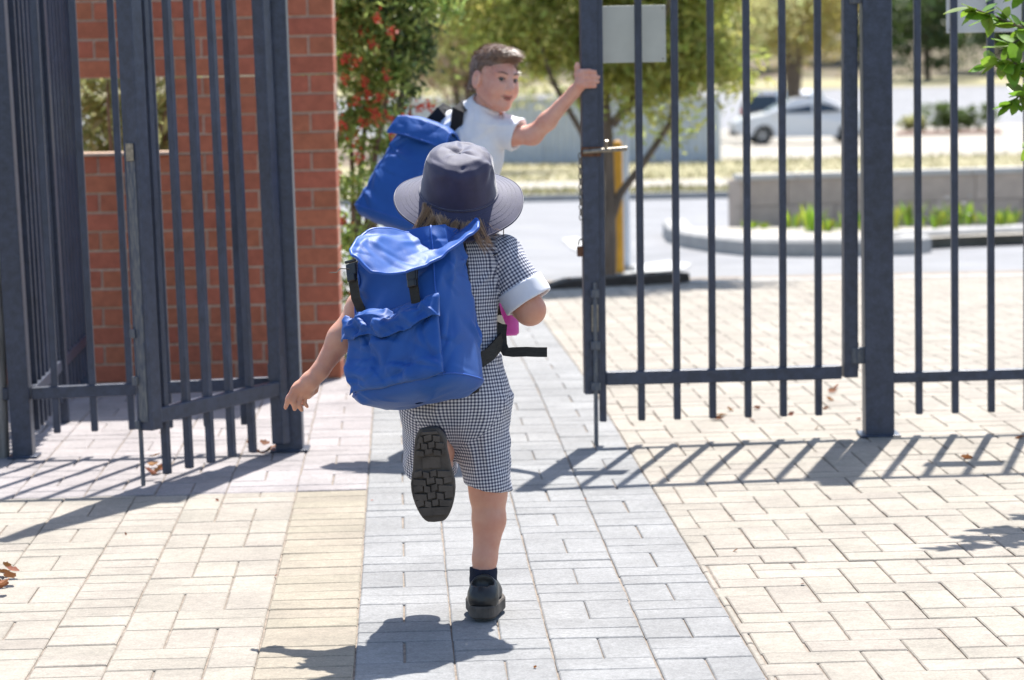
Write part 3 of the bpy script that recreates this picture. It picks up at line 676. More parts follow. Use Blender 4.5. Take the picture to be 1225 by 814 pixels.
bush('tree', 'pale wispy tree with pinkish blossom behind the boy, across the road', 560, 200, 62, [((-.6, 0, 3.0), (1.6, 1.4, 1.3)), ((1.1, .2, 3.6), (1.6, 1.4, 1.2)), ((-.2, 0, 4.6), (2.4, 2, 1.4)), ((.5, 0, 2.2), (1.4, 1, .7))], 9000, M['leaf_pale'], .16, 'tree', extra=M['flower_pink'])
bush('tree', 'grey-green tree beside the flowering shrub, beyond the corrugated fence', 490, 200, 84, [((0, 0, 3.2), (2.4, 2, 1.8)), ((1.2, 0, 4.8), (2.4, 2, 1.5)), ((-2, 0, 4.2), (2, 2, 2))], 8000, M['leaf_tree'], .2, 'tree')
bush('tree', 'round tree with pale yellow foliage behind the white sedan', 950, 165, 108, [((0, 0, 4.5), (2.1, 2, 1.6)), ((-1, 0, 5.6), (1.8, 2, 1.4)), ((1.0, 0, 5.4), (1.6, 2, 1.8)), ((.2, 0, 3.4), (1.6, 1.5, .8))], 9000, M['leaf_yellow'], .2, 'tree')
bush('tree', 'yellow-green tree behind the corrugated fence and the forked tree', 830, 170, 96, [((0, 0, 4.2), (2.6, 2, 2.4)), ((2.0, 0, 5.2), (2, 2, 1.8)), ((-2.2, 0, 5), (2.2, 2, 2))], 9000, M['leaf_pale'], .2, 'tree')
for k, (px, y, w, h, lab) in enumerate([(1110, 165, 5.5, 7.5, 'dark evergreen tree with a broad crown, above the pale far road'), (1200, 172, 6, 8, 'dark evergreen tree behind the white sign, above the far bank'), (1020, 180, 6, 8, 'dark evergreen tree behind the thick gate post'), (890, 176, 4.5, 6.5, 'dark tree behind the parked dark wagon'), (1290, 168, 6, 8, 'dark evergreen tree beyond the leafy shrub'), (780, 178, 6, 8, 'dark tree far behind the corrugated fence'), (680, 182, 6, 9, 'tall dark tree far behind the gate stile'), (590, 180, 6, 9, 'tall dark tree far behind the boy'), (500, 184, 6, 9, 'tall dark tree far behind the red-flowered shrub'), (410, 182, 6, 9, 'tall dark tree far behind the brick wall')]):
    bush('tree', lab, px, 120, y, [((0, 0, h*.62), (w*.6, w*.5, h*.36)), ((w*.3, 0, h*.45), (w*.4, w*.4, h*.33)), ((-w*.3, 0, h*.5), (w*.4, w*.4, h*.35)), ((0, -1, h*.25), (w*.55, w*.4, h*.22))], 4200, M['leaf_dark'] if k < 3 or k % 3 else M['leaf_tree'], .42, 'tree', 'far trees beyond the car park', trunk=.2)
c_ = np.stack([RNG.uniform(-75, 85, 7000), RNG.uniform(215, 230, 7000), 1.5+17*RNG.uniform(0, 1, 7000)**1.1*(.8+.2*np.sin(RNG.uniform(0, 6, 7000)))], 1); Vw, Fw = leaves_np(c_, .3, 1.7, 1.1)
tag(link('wood', npmesh('wood', Vw, Fw, M['leaf_dark'], False)), 'dense dark wood along the skyline beyond the car park', 'wood', kind='stuff')
bk = MB(); ybk = 146
bk.add([(x, y, z) for y, z in HILL[1:] for x in (-70, 90)], [(0, 1, 3, 2), (2, 3, 5, 4)]); tag(bk.build('earth_bank', M['bankearth']), kind='structure')
MB().add([(x, y, z) for y, z in HILL[:2] for x in (-70, 90)], [(0, 1, 3, 2)]).build('road', M['asphalt'])['kind'] = 'structure'
_m = lambda t: (HILL[0][0]+(HILL[1][0]-HILL[0][0])*t, HILL[0][1]+(HILL[1][1]-HILL[0][1])*t+.03)
MB().add([(x, *_m(t)) for t in (.72, .98) for x in (-70, 90)], [(0, 1, 3, 2)]).build('verge', M['drygrass'])['kind'] = 'structure'
for i, (px, w, h, m, lab) in enumerate([(1090, .55, .7, 'leaf_pale', 'low pale shrub beside the thick gate post in the far garden bed'), (1120, .95, 1.25, 'leaf_bed', 'largest round green shrub in the far garden bed'), (1143, .7, .9, 'leaf_bed', 'middle round green shrub in the far garden bed'), (1168, .95, 1.1, 'leaf_bed', 'round green shrub at the mulch end of the far garden bed')]):
    bush('shrub', lab, px, 155, 101+i*.4, [((0, 0, h*.5), (w, w*.7, h*.45)), ((w*.4, 0, h*.7), (w*.6, w*.5, h*.3))], 2200, M[m], .12, 'shrub', 'shrubs in the far garden bed')
mulch = M['rust']
a_, b_, c_, d_ = P(1070, 160, 98), P(1200, 158, 98), P(1195, 150, 106), P(1075, 152, 106)
mb = MB(); mb.add([(p.x, p.y, gz(p.y)+.03) for p in (a_, b_, c_, d_)], [(0, 1, 2, 3)]); tag(mb.build('garden_bed', mulch), kind='structure')

# ------------------------------------------------------------------ parked cars
M['glass'] = mat('car_glass', (.03, .045, .06), .08, .05, 2, spec=.8)
M['tyre'] = mat('tyre', (.02, .02, .02), .85, .2, 20); M['rim'] = mat('rim', (.45, .45, .46), .35, .1, 20, metal=.8)
M['headlight'] = mat('headlight', (.7, .72, .75), .1, .05, 5, spec=.8, coat=.6); M['taillight'] = mat('taillight', (.5, .02, .02), .2, .05, 5, coat=.6)
M['trim'] = mat('black_trim', (.02, .02, .022), .6, .1, 20)
def car(label, loc, rz, paint, wagon=False, group='cars in the far car park'):
    t = thing('parked_car', label, 'car', loc, rz, group); L, Wd = 4.5, 1.75
    if wagon: roof = [(-2.2, .95), (-2.05, 1.5), (-1.6, 1.66), (.2, 1.68), (.75, 1.6), (1.45, 1.06)]
    else: roof = [(-2.2, .98), (-1.45, 1.05), (-.75, 1.40), (-.2, 1.47), (.35, 1.44), (1.25, 1.0)]
    low = [(-2.25, .55), (-2.25, .85)] + roof + [(2.0, .86), (2.2, .70), (2.25, .45)]
    # body side outline with wheel arches
    out = list(low)
    for wx in (1.38, -1.38):
        out += [(wx+.36, .24)] + [(wx+.36*math.cos(a), .30+.36*math.sin(a)) for a in [k*math.pi/8 for k in range(9)]] + [(wx-.36, .24)]
    out += [(-2.2, .3)]
    mb = MB(); secs = [(-Wd/2, .94), (-Wd/2+.06, 1), (Wd/2-.06, 1), (Wd/2, .94)]; n = len(out); vs = []
    for y, s in secs:
        for x, z in out:
            tz = max(0, (z-.95)/.6); vs.append((x*(s if z > .4 else 1), y*(1-.26*tz), z))
    fs = [(i*n+k, i*n+(k+1) % n, (i+1)*n+(k+1) % n, (i+1)*n+k) for i in range(3) for k in range(n)]
    fs += [tuple(range(n))[::-1], tuple(3*n+k for k in range(n))]
    mb.add(vs, fs); mb.build('body', paint, t)
    rf = roof
    def side_glass(poly, nm, s):
        vs = [(x, s*(Wd/2*(1-.26*max(0, (z-.95)/.6))+.006-(.04*(z > 1.2))), z) for x, z in poly]; k = len(vs)
        MB().add(vs + [(x, y-s*.012, z) for x, y, z in vs], [tuple(range(k)), tuple(range(k, 2*k))[::-1]] + [(i, (i+1) % k, k+(i+1) % k, k+i) for i in range(k)]).build(nm, M['glass'], t)
    for s in (-1, 1):
        if wagon:
            side_glass([(-1.95, 1.02), (-1.9, 1.48), (-1.15, 1.56), (-1.1, 1.02)], 'window', s); side_glass([(-1.02, 1.02), (-1.05, 1.56), (-.1, 1.57), (-.1, 1.02)], 'window', s); side_glass([(-.02, 1.02), (-.02, 1.57), (.62, 1.53), (1.1, 1.06)], 'window', s)
        else:
            side_glass([(-1.15, 1.02), (-.7, 1.3), (-.3, 1.36), (-.28, 1.0)], 'window', s); side_glass([(-.2, 1.0), (-.2, 1.37), (.33, 1.34), (.98, 1.0)], 'window', s)
        MB().box((.95, s*(Wd/2+.06), 1.0), (.12, .14, .1), bev=.02).build('mirror', paint, t)
        for x in (-.35, .75): MB().box((x, s*(Wd/2+.012), .85), (.16, .02, .03), bev=.005).build('door_handle', M['trim'], t)
        for wx in (1.38, -1.38):
            R = Matrix.Translation((wx, s*(Wd/2-.1), .31)) @ Matrix.Rotation(math.pi/2, 4, 'X')
            w = link('wheel', MB().lathe([(.2, -.1), (.3, -.1), (.315, -.06), (.315, .06), (.3, .1), (.2, .1)], 28, R).mesh('wheel', M['tyre'], True), t)
            rm = MB(); rm.lathe([(.0005, s*-.07), (.05, s*-.085), (.06, s*-.07)], 12, R); rm.lathe([(.19, s*-.10), (.205, s*-.10), (.205, s*-.06)], 28, R)
            for q in range(7):
                a = q*2*math.pi/7; rm.box(R @ Vector((.12*math.cos(a), .12*math.sin(a), s*-.08)), (.15, .02, .035), Matrix.Rotation(-a, 3, 'Y'))
            rm.build('rim', M['rim'], w)
            MB().lathe([(.0005, 0), (.2, 0)], 20, R).build('brake_disc', M['trim'], w)
        MB().box((2.12, s*.62, .70), (.2, .34, .12), bev=.03).build('headlight', M['headlight'], t)
        MB().box((-2.22, s*.66, .86), (.1, .28, .16), bev=.02).build('tail_light', M['taillight'], t)
    x0, z0, x1, z1 = (rf[-1][0], rf[-1][1], rf[-2][0], rf[-2][1])
    MB().add([(x0-.04, -.72, z0+.03), (x0-.04, .72, z0+.03), (x1+.05, .58, z1+.0), (x1+.05, -.58, z1+.0)], [(0, 1, 2, 3)]).build('windscreen', M['glass'], t)
    k0, k1 = (0, 1) if wagon else (1, 2)
    MB().add([(rf[k0][0]-.015, .7, rf[k0][1]+.05), (rf[k0][0]-.015, -.7, rf[k0][1]+.05), (rf[k1][0]-.02, -.56, rf[k1][1]), (rf[k1][0]-.02, .56, rf[k1][1])], [(0, 1, 2, 3)]).build('rear_window', M['glass'], t)
    MB().box((2.2, 0, .38), (.12, 1.5, .16), bev=.03).build('bumper', M['trim'], t); MB().box((-2.2, 0, .42), (.12, 1.5, .14), bev=.03).build('bumper', M['trim'], t)
    return t
M['silver'] = mat('silver_paint', (.52, .54, .56), .3, .03, 3, metal=.25, coat=.7); M['darkpaint'] = mat('dark_paint', (.045, .055, .075), .3, .05, 3, coat=.7); M['whitepaint'] = mat('white_paint', (.7, .7, .7), .35, .03, 3, coat=.6)
cy = 88.0; cc = P(960, 172, cy)
car('white sedan parked side-on in the car park across the road', (cc.x, cy, gz(cy)), math.pi+.03, M['whitepaint'])
c2 = P(925, 150, 116); car('dark wagon with red tail lights parked behind the white sedan', (c2.x, 116, gz(116)), math.radians(70), M['darkpaint'], True)
c4 = P(962, 150, 119); car('silver wagon parked next to the dark wagon behind the white sedan', (c4.x, 119, gz(119)), math.radians(75), M['silver'], True)

# ------------------------------------------------------------------ dry leaves on the paving
dl = []
for v in range(3):
    mb = MB(); n = 7; vs = []
    for i in range(n+1):
        t = i/n; w = .33*math.sin(math.pi*min(1, t*.94+.06))*(1+.25*math.sin(i*2.6+v)); c = .35+.2*v
        z = c*(t-.5)**2*.9; vs += [(t-.5, -w, z+c*w*.9), (t-.5, 0, z), (t-.5, w, z+c*w*.7)]
    dl.append(mb.add(vs, [(i*3+k, i*3+k+1, i*3+k+4, i*3+k+3) for i in range(n) for k in range(2)]).mesh('dry_leaf', M['dryleaf'], True))
def dry(px, py, s, label, lift=.004, group=None):
    p = G(px, py); o = link('dry_leaf', dl[random.randrange(3)]); o.location = (p.x, p.y, p.z+lift); o.scale = (s, s, s)
    o.rotation_euler = (random.gauss(0, .4), random.gauss(0, .4), random.uniform(0, 6.28)); tag(o, label, 'leaf', group or 'dry leaves on the paving')
for px, py, s in [(188, 568, .06), (183, 560, .055), (193, 575, .05), (186, 552, .05), (196, 566, .045), (180, 574, .05)]: dry(px, py, s, 'curled brown dry leaf heaped under the scraped lock stile', .004+random.uniform(0, .05), 'dry leaves under the lock stile')
for px, py, s in [(305, 541, .05), (316, 540, .06), (322, 545, .05), (328, 538, .045), (312, 547, .04), (356, 540, .03), (300, 534, .04)]: dry(px, py, s, 'brown dry leaf at the foot of the left hinge post', .004+random.uniform(0, .03), 'dry leaves at the hinge post')
for px, py, s in [(858, 503, .06), (863, 498, .05), (873, 492, .035), (906, 490, .04), (946, 497, .03), (900, 504, .03), (995, 470, .05), (992, 480, .045), (1000, 465, .04), (988, 490, .04), (1027, 503, .025), (977, 514, .03)]: dry(px, py, s, 'brown dry leaf lying behind the half-closed gate leaf', .004, 'dry leaves behind the gate')
dry(1157, 549, .045, 'brown dry leaf in the shadow of the white sign'); dry(1221, 525, .045, 'orange dry leaf beneath the fence beside the leafy shrub')
for px, py, s in [(4, 690, .05), (12, 700, .05), (6, 712, .055), (15, 692, .04), (0, 704, .05), (8, 684, .04)]: dry(px, py, s, 'reddish dry leaf in the small heap on the cream pavers', .004+random.uniform(0, .03), 'dry leaf heap on the cream pavers')
for px, py, s in [(700, 598, .012), (960, 700, .012), (880, 660, .02), (260, 600, .015), (330, 690, .014), (150, 640, .012), (640, 800, .012), (445, 600, .012)]: dry(px, py, s, 'tiny brown leaf scrap lying on the open paving', .003, 'leaf scraps on the paving')
# ================================================================== IMPLICIT SURFACES FOR BODIES AND CLOTH
class Sdf:
    """signed-distance field on a grid; shapes are blended smoothly and meshed as one continuous skin"""
    def __init__(s, lo, hi, h):
        s.h = h; s.lo = np.array(lo, dtype=np.float32); s.n = np.ceil((np.array(hi)-np.array(lo))/h).astype(int)+1
        s.D = np.full(s.n, 1.0, dtype=np.float32)
    def block(s, lo, hi):
        a = np.maximum(0, np.floor((np.array(lo)-s.lo)/s.h).astype(int)); b = np.minimum(s.n, np.ceil((np.array(hi)-s.lo)/s.h).astype(int)+1)
        if (b <= a).any(): return None
        sl = tuple(slice(a[i], b[i]) for i in range(3))
        ax = [(s.lo[i]+np.arange(a[i], b[i])*s.h).astype(np.float32) for i in range(3)]
        return sl, np.meshgrid(*ax, indexing='ij', sparse=True)
    def _mix(s, sl, d, k, op):
        A = s.D[sl]
        if op == '+':
            h = np.maximum(k-np.abs(A-d), 0)/k if k > 0 else 0; s.D[sl] = np.minimum(A, d)-h*h*k*.25
        elif op == '-':
            d = -d; h = np.maximum(k-np.abs(A-d), 0)/k if k > 0 else 0; s.D[sl] = np.maximum(A, d)+h*h*k*.25
        else: s.D[sl] = np.maximum(A, d)
    def rc(s, a, b, ra, rb, k=.02, op='+', fl=None):   # tapered capsule; fl=(axis vector, factor) flattens its section
        a = np.array(a, dtype=np.float32); b = np.array(b, dtype=np.float32); m = max(ra, rb)*1.6+k+.03
        r = s.block(np.minimum(a, b)-m, np.maximum(a, b)+m)
        if r is None: return s
        sl, (X, Y, Z) = r; ab = b-a; L2 = float((ab*ab).sum())+1e-12
        px, py, pz = X-a[0], Y-a[1], Z-a[2]
        t = np.clip((px*ab[0]+py*ab[1]+pz*ab[2])/L2, 0, 1)
        qx, qy, qz = px-t*ab[0], py-t*ab[1], pz-t*ab[2]; d2 = qx*qx+qy*qy+qz*qz
        if fl is not None:
            f = np.array(fl[0], dtype=np.float32); f /= np.linalg.norm(f); pr = qx*f[0]+qy*f[1]+qz*f[2]; d2 = d2+pr*pr*(1/fl[1]**2-1); 
        d = np.sqrt(np.maximum(d2, 0))-(ra+(rb-ra)*t)
        if fl is not None and fl[1] < 1: d = d*(.5+.5*fl[1])
        s._mix(sl, d.astype(np.float32), k, op); return s
    def chain(s, pts, rs, k=.02, op='+', fl=None):
        for i in range(len(pts)-1): s.rc(pts[i], pts[i+1], rs[i], rs[i+1], k, op, fl)
        return s
    def ell(s, c, r, k=.02, op='+', R=None):
        c = np.array(c, dtype=np.float32); m = max(r)+k+.03; q = s.block(c-m, c+m)
        if q is None: return s
        sl, (X, Y, Z) = q; px, py, pz = X-c[0], Y-c[1], Z-c[2]
        if R is not None:
            R = np.array(R, dtype=np.float32); px, py, pz = [R[0, i]*px+R[1, i]*py+R[2, i]*pz for i in range(3)]
        k0 = np.sqrt((px/r[0])**2+(py/r[1])**2+(pz/r[2])**2); k1 = np.sqrt((px/r[0]**2)**2+(py/r[1]**2)**2+(pz/r[2]**2)**2)
        s._mix(sl, (k0*(k0-1)/np.maximum(k1, 1e-6)).astype(np.float32), k, op); return s
    def cut(s, p, n, lo=None, hi=None):  # keep the side the normal points away from
        q = s.block(lo if lo is not None else s.lo, hi if hi is not None else s.lo+s.n*s.h)
        if q is None: return s
        sl, (X, Y, Z) = q; n = np.array(n, dtype=np.float32); n /= np.linalg.norm(n)
        s._mix(sl, ((X-p[0])*n[0]+(Y-p[1])*n[1]+(Z-p[2])*n[2]).astype(np.float32), 0, '&'); return s
    def net(s, smooth=1):
        D = s.D; D[0] = D[-1] = 1; D[:, 0] = D[:, -1] = 1; D[:, :, 0] = D[:, :, -1] = 1
        I = D < 0; c = np.zeros(np.array(D.shape)-1, dtype=np.int8); off = [(i, j, k) for i in (0, 1) for j in (0, 1) for k in (0, 1)]
        nx, ny, nz = D.shape
        for i, j, k in off: c += I[i:nx-1+i, j:ny-1+j, k:nz-1+k]
        ix = np.argwhere((c > 0) & (c < 8)); idx = np.full(c.shape, -1, dtype=np.int32); idx[ix[:, 0], ix[:, 1], ix[:, 2]] = np.arange(len(ix))
        S = np.zeros((len(ix), 3)); N = np.zeros(len(ix))
        for a in off:
            for ax in range(3):
                if a[ax]: continue
                b = list(a); b[ax] = 1
                d0 = D[ix[:, 0]+a[0], ix[:, 1]+a[1], ix[:, 2]+a[2]]; d1 = D[ix[:, 0]+b[0], ix[:, 1]+b[1], ix[:, 2]+b[2]]
                x = (d0 < 0) != (d1 < 0); t = np.where(x, d0/np.where(x, d0-d1, 1), 0)
                p = np.tile(np.array(a, dtype=float), (len(ix), 1)); p[:, ax] += t; S[x] += p[x]; N[x] += 1
        V = (ix + S/N[:, None])*s.h + s.lo; F = []
        for ax in range(3):
            u, v = (ax+1) % 3, (ax+2) % 3
            A = np.take(I, range(0, D.shape[ax]-1), ax); B = np.take(I, range(1, D.shape[ax]), ax); e = np.argwhere(A != B)
            e = e[(e[:, u] > 0) & (e[:, v] > 0) & (e[:, u] < c.shape[u]) & (e[:, v] < c.shape[v])]
            q = []
            for du, dv in ((-1, -1), (0, -1), (0, 0), (-1, 0)):
                w = e.copy(); w[:, u] += du; w[:, v] += dv; q.append(idx[w[:, 0], w[:, 1], w[:, 2]])
            q = np.stack(q, 1); fl_ = A[e[:, 0], e[:, 1], e[:, 2]]; q[~fl_] = q[~fl_][:, ::-1]; F.append(q)
        F = np.concatenate(F); F = F[(F >= 0).all(1)]
        for _ in range(smooth): V = lap(V, F, .5)
        return V, F
def lap(V, F, w):
    S = np.zeros_like(V); N = np.zeros(len(V))
    for i in range(4):
        for j in (1, 3): np.add.at(S, F[:, i], V[F[:, (i+j) % 4]]); np.add.at(N, F[:, i], 1)
    return V*(1-w)+S/np.maximum(N, 1)[:, None]*w
def normals(V, F):
    n = np.cross(V[F[:, 2]]-V[F[:, 0]], V[F[:, 3]]-V[F[:, 1]]); N = np.zeros_like(V)
    for i in range(4): np.add.at(N, F[:, i], n)
    return N/np.maximum(np.linalg.norm(N, axis=1), 1e-12)[:, None]
def wave(V, seed, freq, octaves=3, stretch=(1, 1, 1)):       # smooth pseudo-noise in [-1, 1]
    r = np.random.default_rng(seed); X = V*np.array(stretch); out = np.zeros(len(V)); amp = 1.0; tot = 0
    for o in range(octaves):
        W = X + .35/freq*np.stack([np.sin(freq*(X @ r.normal(size=3))+r.uniform(0, 6)) for _ in range(3)], 1)
        f = sum(np.sin(freq*(W @ (lambda d: d/np.linalg.norm(d))(r.normal(size=3)))+r.uniform(0, 6.28)) for _ in range(4))/2.2
        out += amp*f; tot += amp; amp *= .5; freq *= 1.9
    return np.clip(out/tot, -1, 1)
def folds(V, F, amp, seed, freq, stretch=(1, 1, 1), mask=None):   # cloth creases: ridged waves pushed along the normal
    n = normals(V, F); w = wave(V, seed, freq, 3, stretch); rg = (1-np.abs(w))**2.2-.35
    d = amp*rg+amp*.35*wave(V, seed+9, freq*2.3, 2, stretch)
    if mask is not None: d = d*mask(V)
    return V+n*d[:, None]
def creases(V, F, n, seed, amp, wid, length, mask=None, prefer=None):   # sharp cloth creases: soft ridges along short curved lines
    r = np.random.default_rng(seed); N = normals(V, F); D = np.zeros(len(V))
    for _ in range(n):
        i = r.integers(len(V)); p, nn = V[i], N[i]; t = r.normal(size=3)+(np.array(prefer) if prefer is not None else 0)*r.choice([-1, 1]); t -= nn*(t @ nn); t /= np.linalg.norm(t)+1e-9; s = np.cross(nn, t)
        q = V-p; a = q @ t; b_ = q @ s+r.uniform(-3, 3)*a*a; L = length*r.uniform(.5, 1.5); w = wid*r.uniform(.6, 1.6)
        env = np.exp(-(a/L)**4)*np.exp(-((q @ nn)/.06)**2)*np.clip((N @ nn), 0, 1); u = b_/w
        D += r.choice([-1, 1, 1])*r.uniform(.4, 1)*env*(np.exp(-np.abs(u)**1.25)-.55*np.exp(-((u-1.6)/1.4)**2))
    D = np.clip(D, -1.4, 1.4)*amp
    if mask is not None: D = D*mask(V)
    return V+N*D[:, None]
def skin_obj(name, V, F, m, parent, smooth=True): return reparent(link(name, npmesh(name, V, F, m, smooth)), parent)
def bbox(pts, m): a = np.array([tuple(p) for p in pts]); return a.min(0)-m, a.max(0)+m
def frame(o, x, z):                      # local->world matrix, x and z hints
    z = Vector(z).normalized(); x = Vector(x); x = (x-z*x.dot(z)).normalized(); y = z.cross(x)
    m = Matrix((x, y, z)).transposed().to_4x4(); m.translation = o; return m
def xf(Mx, V): A = np.array(Mx); return V @ A[:3, :3].T + A[:3, 3]
def strands(roots, dirs, lens, r, seg=5, droop=.0, curl=.2, seed=1):
    rr = random.Random(seed); mb = MB()
    for p, d, l in zip(roots, dirs, lens):
        p = Vector(p); d = Vector(d).normalized(); pts = [p.copy()]; c = Vector((rr.gauss(0, curl), rr.gauss(0, curl), rr.gauss(0, curl)))
        for i in range(seg):
            d = (d+c/seg+Vector((0, 0, -droop/seg))).normalized(); p = p+d*l/seg; pts.append(p.copy())
        mb.tube(pts, [r*(1-.85*(i/seg)**1.5) for i in range(seg+1)], 3, cap=False)
    return mb

M['skin'] = mat('skin', (.60, .325, .225), .5, .10, 11, sss=.25, spec=.4, bump=.06, bscale=300, dist=.001, col2=(.52, .225, .15))
M['skin_boy'] = mat('skin_boy', (.66, .38, .29), .5, .10, 14, sss=.25, spec=.4, col2=(.58, .26, .185))
M['lips'] = mat('lips', (.42, .13, .11), .45, .1, 20); M['brow'] = mat('brow', (.20, .115, .075), .8, .2, 30)
M['eyewhite_shaded'] = mat('eye_white_shaded', (.22, .19, .18), .15, .05, 20, spec=.6); M['iris'] = mat('iris', (.025, .02, .018), .1, .1, 20, spec=.6)  # whites of the eyes darkened in colour to imitate lid shadow
M['hair_blonde'] = mat('hair_blonde', (.36, .225, .13), .35, .2, 60, island=.4, spec=.5, col2=(.25, .15, .08))
M['hair_brown'] = mat('hair_brown', (.25, .15, .095), .4, .2, 60, island=.35, spec=.5, sheen=.2)
M['navy'] = mat('navy_cotton', (.028, .026, .070), .66, .12, 30, bump=.4, bscale=700, dist=.001, sheen=.45, spec=.5, col2=(.020, .019, .052))
M['navy_sock'] = mat('navy_sock', (.012, .016, .035), .95, .2, 80, bump=.6, bscale=500, dist=.002, stretch=(1, 1, .2))
M['shoe'] = mat('shoe_leather', (.016, .015, .015), .42, .2, 20, bump=.2, bscale=120, dist=.001, spec=.5)
M['sole'] = mat('shoe_sole', (.095, .080, .068), .85, .25, 25, bump=.4, bscale=200, dist=.001)
M['whitecloth'] = mat('white_cotton', (.76, .77, .82), .85, .04, 20, bump=.25, bscale=700, dist=.001, transl=.12)
M['polo'] = mat('white_polo', (.78, .79, .83), .85, .04, 20, bump=.25, bscale=700, dist=.001, transl=.10)
M['bag'] = mat('blue_nylon', (.022, .102, .375), .52, .10, 12, bump=.22, bscale=900, dist=.001, spec=.28, sheen=.1, transl=.12, col2=(.018, .085, .33))
M['bag_trim'] = mat('bag_trim', (.020, .10, .42), .45, .1, 30, bump=.3, bscale=600, dist=.001)
M['bag_in'] = mat('bag_lining', (.008, .030, .13), .7, .1, 30)
M['webbing'] = mat('webbing', (.035, .033, .028), .8, .2, 60, bump=.7, bscale=700, dist=.001, stretch=(1, 1, 4))
M['buckle'] = mat('buckle', (.018, .018, .02), .3, .1, 30, spec=.5); M['mesh_pad'] = mat('mesh_pad', (.012, .012, .015), .85, .2, 90, bump=.6, bscale=600, dist=.002)
M['pinkplastic'] = mat('pink_plastic', (.62, .08, .42), .3, .05, 10, spec=.5, transl=.25)
def gingham():
    m = bpy.data.materials.new('gingham'); m.use_nodes = True; n = m.node_tree; L = n.links.new; b = n.nodes['Principled BSDF']
    b.inputs['Roughness'].default_value = .88; b.inputs['Specular IOR Level'].default_value = .2; b.inputs['Sheen Weight'].default_value = .1
    uv = n.nodes.new('ShaderNodeUVMap'); sp = n.nodes.new('ShaderNodeSeparateXYZ'); L(uv.outputs[0], sp.inputs[0]); st = []
    for i in range(2):
        a = n.nodes.new('ShaderNodeMath'); a.operation = 'FRACT'; L(sp.outputs[i], a.inputs[0])
        p = n.nodes.new('ShaderNodeMath'); p.operation = 'PINGPONG'; p.inputs[1].default_value = .5; L(a.outputs[0], p.inputs[0])
        r = n.nodes.new('ShaderNodeMapRange'); r.inputs['From Min'].default_value = .22; r.inputs['From Max'].default_value = .28; L(p.outputs[0], r.inputs['Value']); st.append(r)
    ad = n.nodes.new('ShaderNodeMath'); ad.operation = 'ADD'; L(st[0].outputs[0], ad.inputs[0]); L(st[1].outputs[0], ad.inputs[1])
    hf = n.nodes.new('ShaderNodeMath'); hf.operation = 'MULTIPLY'; hf.inputs[1].default_value = .5; L(ad.outputs[0], hf.inputs[0])
    cr = n.nodes.new('ShaderNodeValToRGB'); e = cr.color_ramp.elements
    e[0].color = (.66, .66, .69, 1); e[1].color = (.034, .040, .075, 1); x = e.new(.5); x.color = (.24, .25, .31, 1)
    L(hf.outputs[0], cr.inputs[0]); L(cr.outputs[0], b.inputs['Base Color']); return m
M['gingham'] = gingham()
def check_uv(me, axes, period=.0088):    # axes: list of (a, b, radius); each face takes the nearest axis
    nv = len(me.vertices); co = np.empty(nv*3, dtype=np.float32); me.vertices.foreach_get('co', co); co = co.reshape(-1, 3)
    li = np.empty(len(me.loops), dtype=np.int32); me.loops.foreach_get('vertex_index', li); F = li.reshape(-1, 4); C = co[F].mean(1)
    best = np.full(len(F), 1e9); UV = np.zeros((len(F), 4, 2))
    for a, b, R in axes:
        a = np.array(a); b = np.array(b); ab = b-a; L = np.linalg.norm(ab); ab /= L
        t = np.clip((C-a) @ ab, 0, L); d = np.linalg.norm(C-a-t[:, None]*ab, axis=1)-R; k = d < best; best[k] = d[k]
        ref = np.array([0, -1, 0.]); ref -= ab*(ref @ ab); ref /= np.linalg.norm(ref); s = np.cross(ab, ref)
        P_ = co[F[k]]-a; v = P_ @ ab; th = np.arctan2(P_ @ s, P_ @ ref); pc = C[k]-a; tc = np.arctan2(pc @ s, pc @ ref)[:, None]
        th = tc+(th-tc+np.pi) % (2*np.pi)-np.pi; UV[k, :, 0] = th*R/period; UV[k, :, 1] = v/period
    me.uv_layers.new(name='UVMap').data.foreach_set('uv', UV.astype(np.float32).ravel())

from mathutils.bvhtree import BVHTree
def bvh_of(V, F): return BVHTree.FromPolygons([tuple(v) for v in V.tolist()], F.tolist())
# ------------------------------------------------------------------ heads, hands, shoes
def head_prims(s, Mh, sc=1.0, k=.012):
    def W(p): return tuple(Mh @ (Vector(p)*sc))
    R = np.array(Mh.to_3x3())
    E = lambda c, r, kk=k, op='+': s.ell(W(c), tuple(x*sc for x in r), kk, op, R)
    C = lambda a, b, ra, rb, kk=k, op='+': s.rc(W(a), W(b), ra*sc, rb*sc, kk, op)
    E((0, -.014, .032), (.071, .090, .083)); E((0, .026, -.012), (.060, .062, .074), .03); C((0, .032, -.02), (0, .048, -.082), .054, .026, .03)
    for x in (-1, 1):
        E((x*.034, .050, -.034), (.028, .030, .030), .02); C((x*.052, -.002, -.045), (x*.026, .045, -.083), .020, .018, .02)
        C((x*.012, .079, .021), (x*.042, .066, .024), .0085, .008, .012)
    for x in (-1, 1): E((x*.030, .089, .004), (.0165, .013, .0105), .010, '-')
    C((0, .082, .012), (0, .103, -.026), .0078, .0115, .009)
    for x in (-1, 1): E((x*.0115, .090, -.030), (.0075, .009, .0065), .006)
    C((-.020, .078, -.053), (.020, .078, -.053), .0062, .0062, .008); C((-.016, .078, -.0670), (.016, .078, -.0670), .0066, .0066, .008)
    E((0, .070, -.090), (.022, .018, .016), .02)
    for x in (-1, 1):
        E((x*.077, -.008, -.006), (.011, .023, .034), .005); E((x*.087, -.002, -.004), (.006, .011, .019), .005, '-')
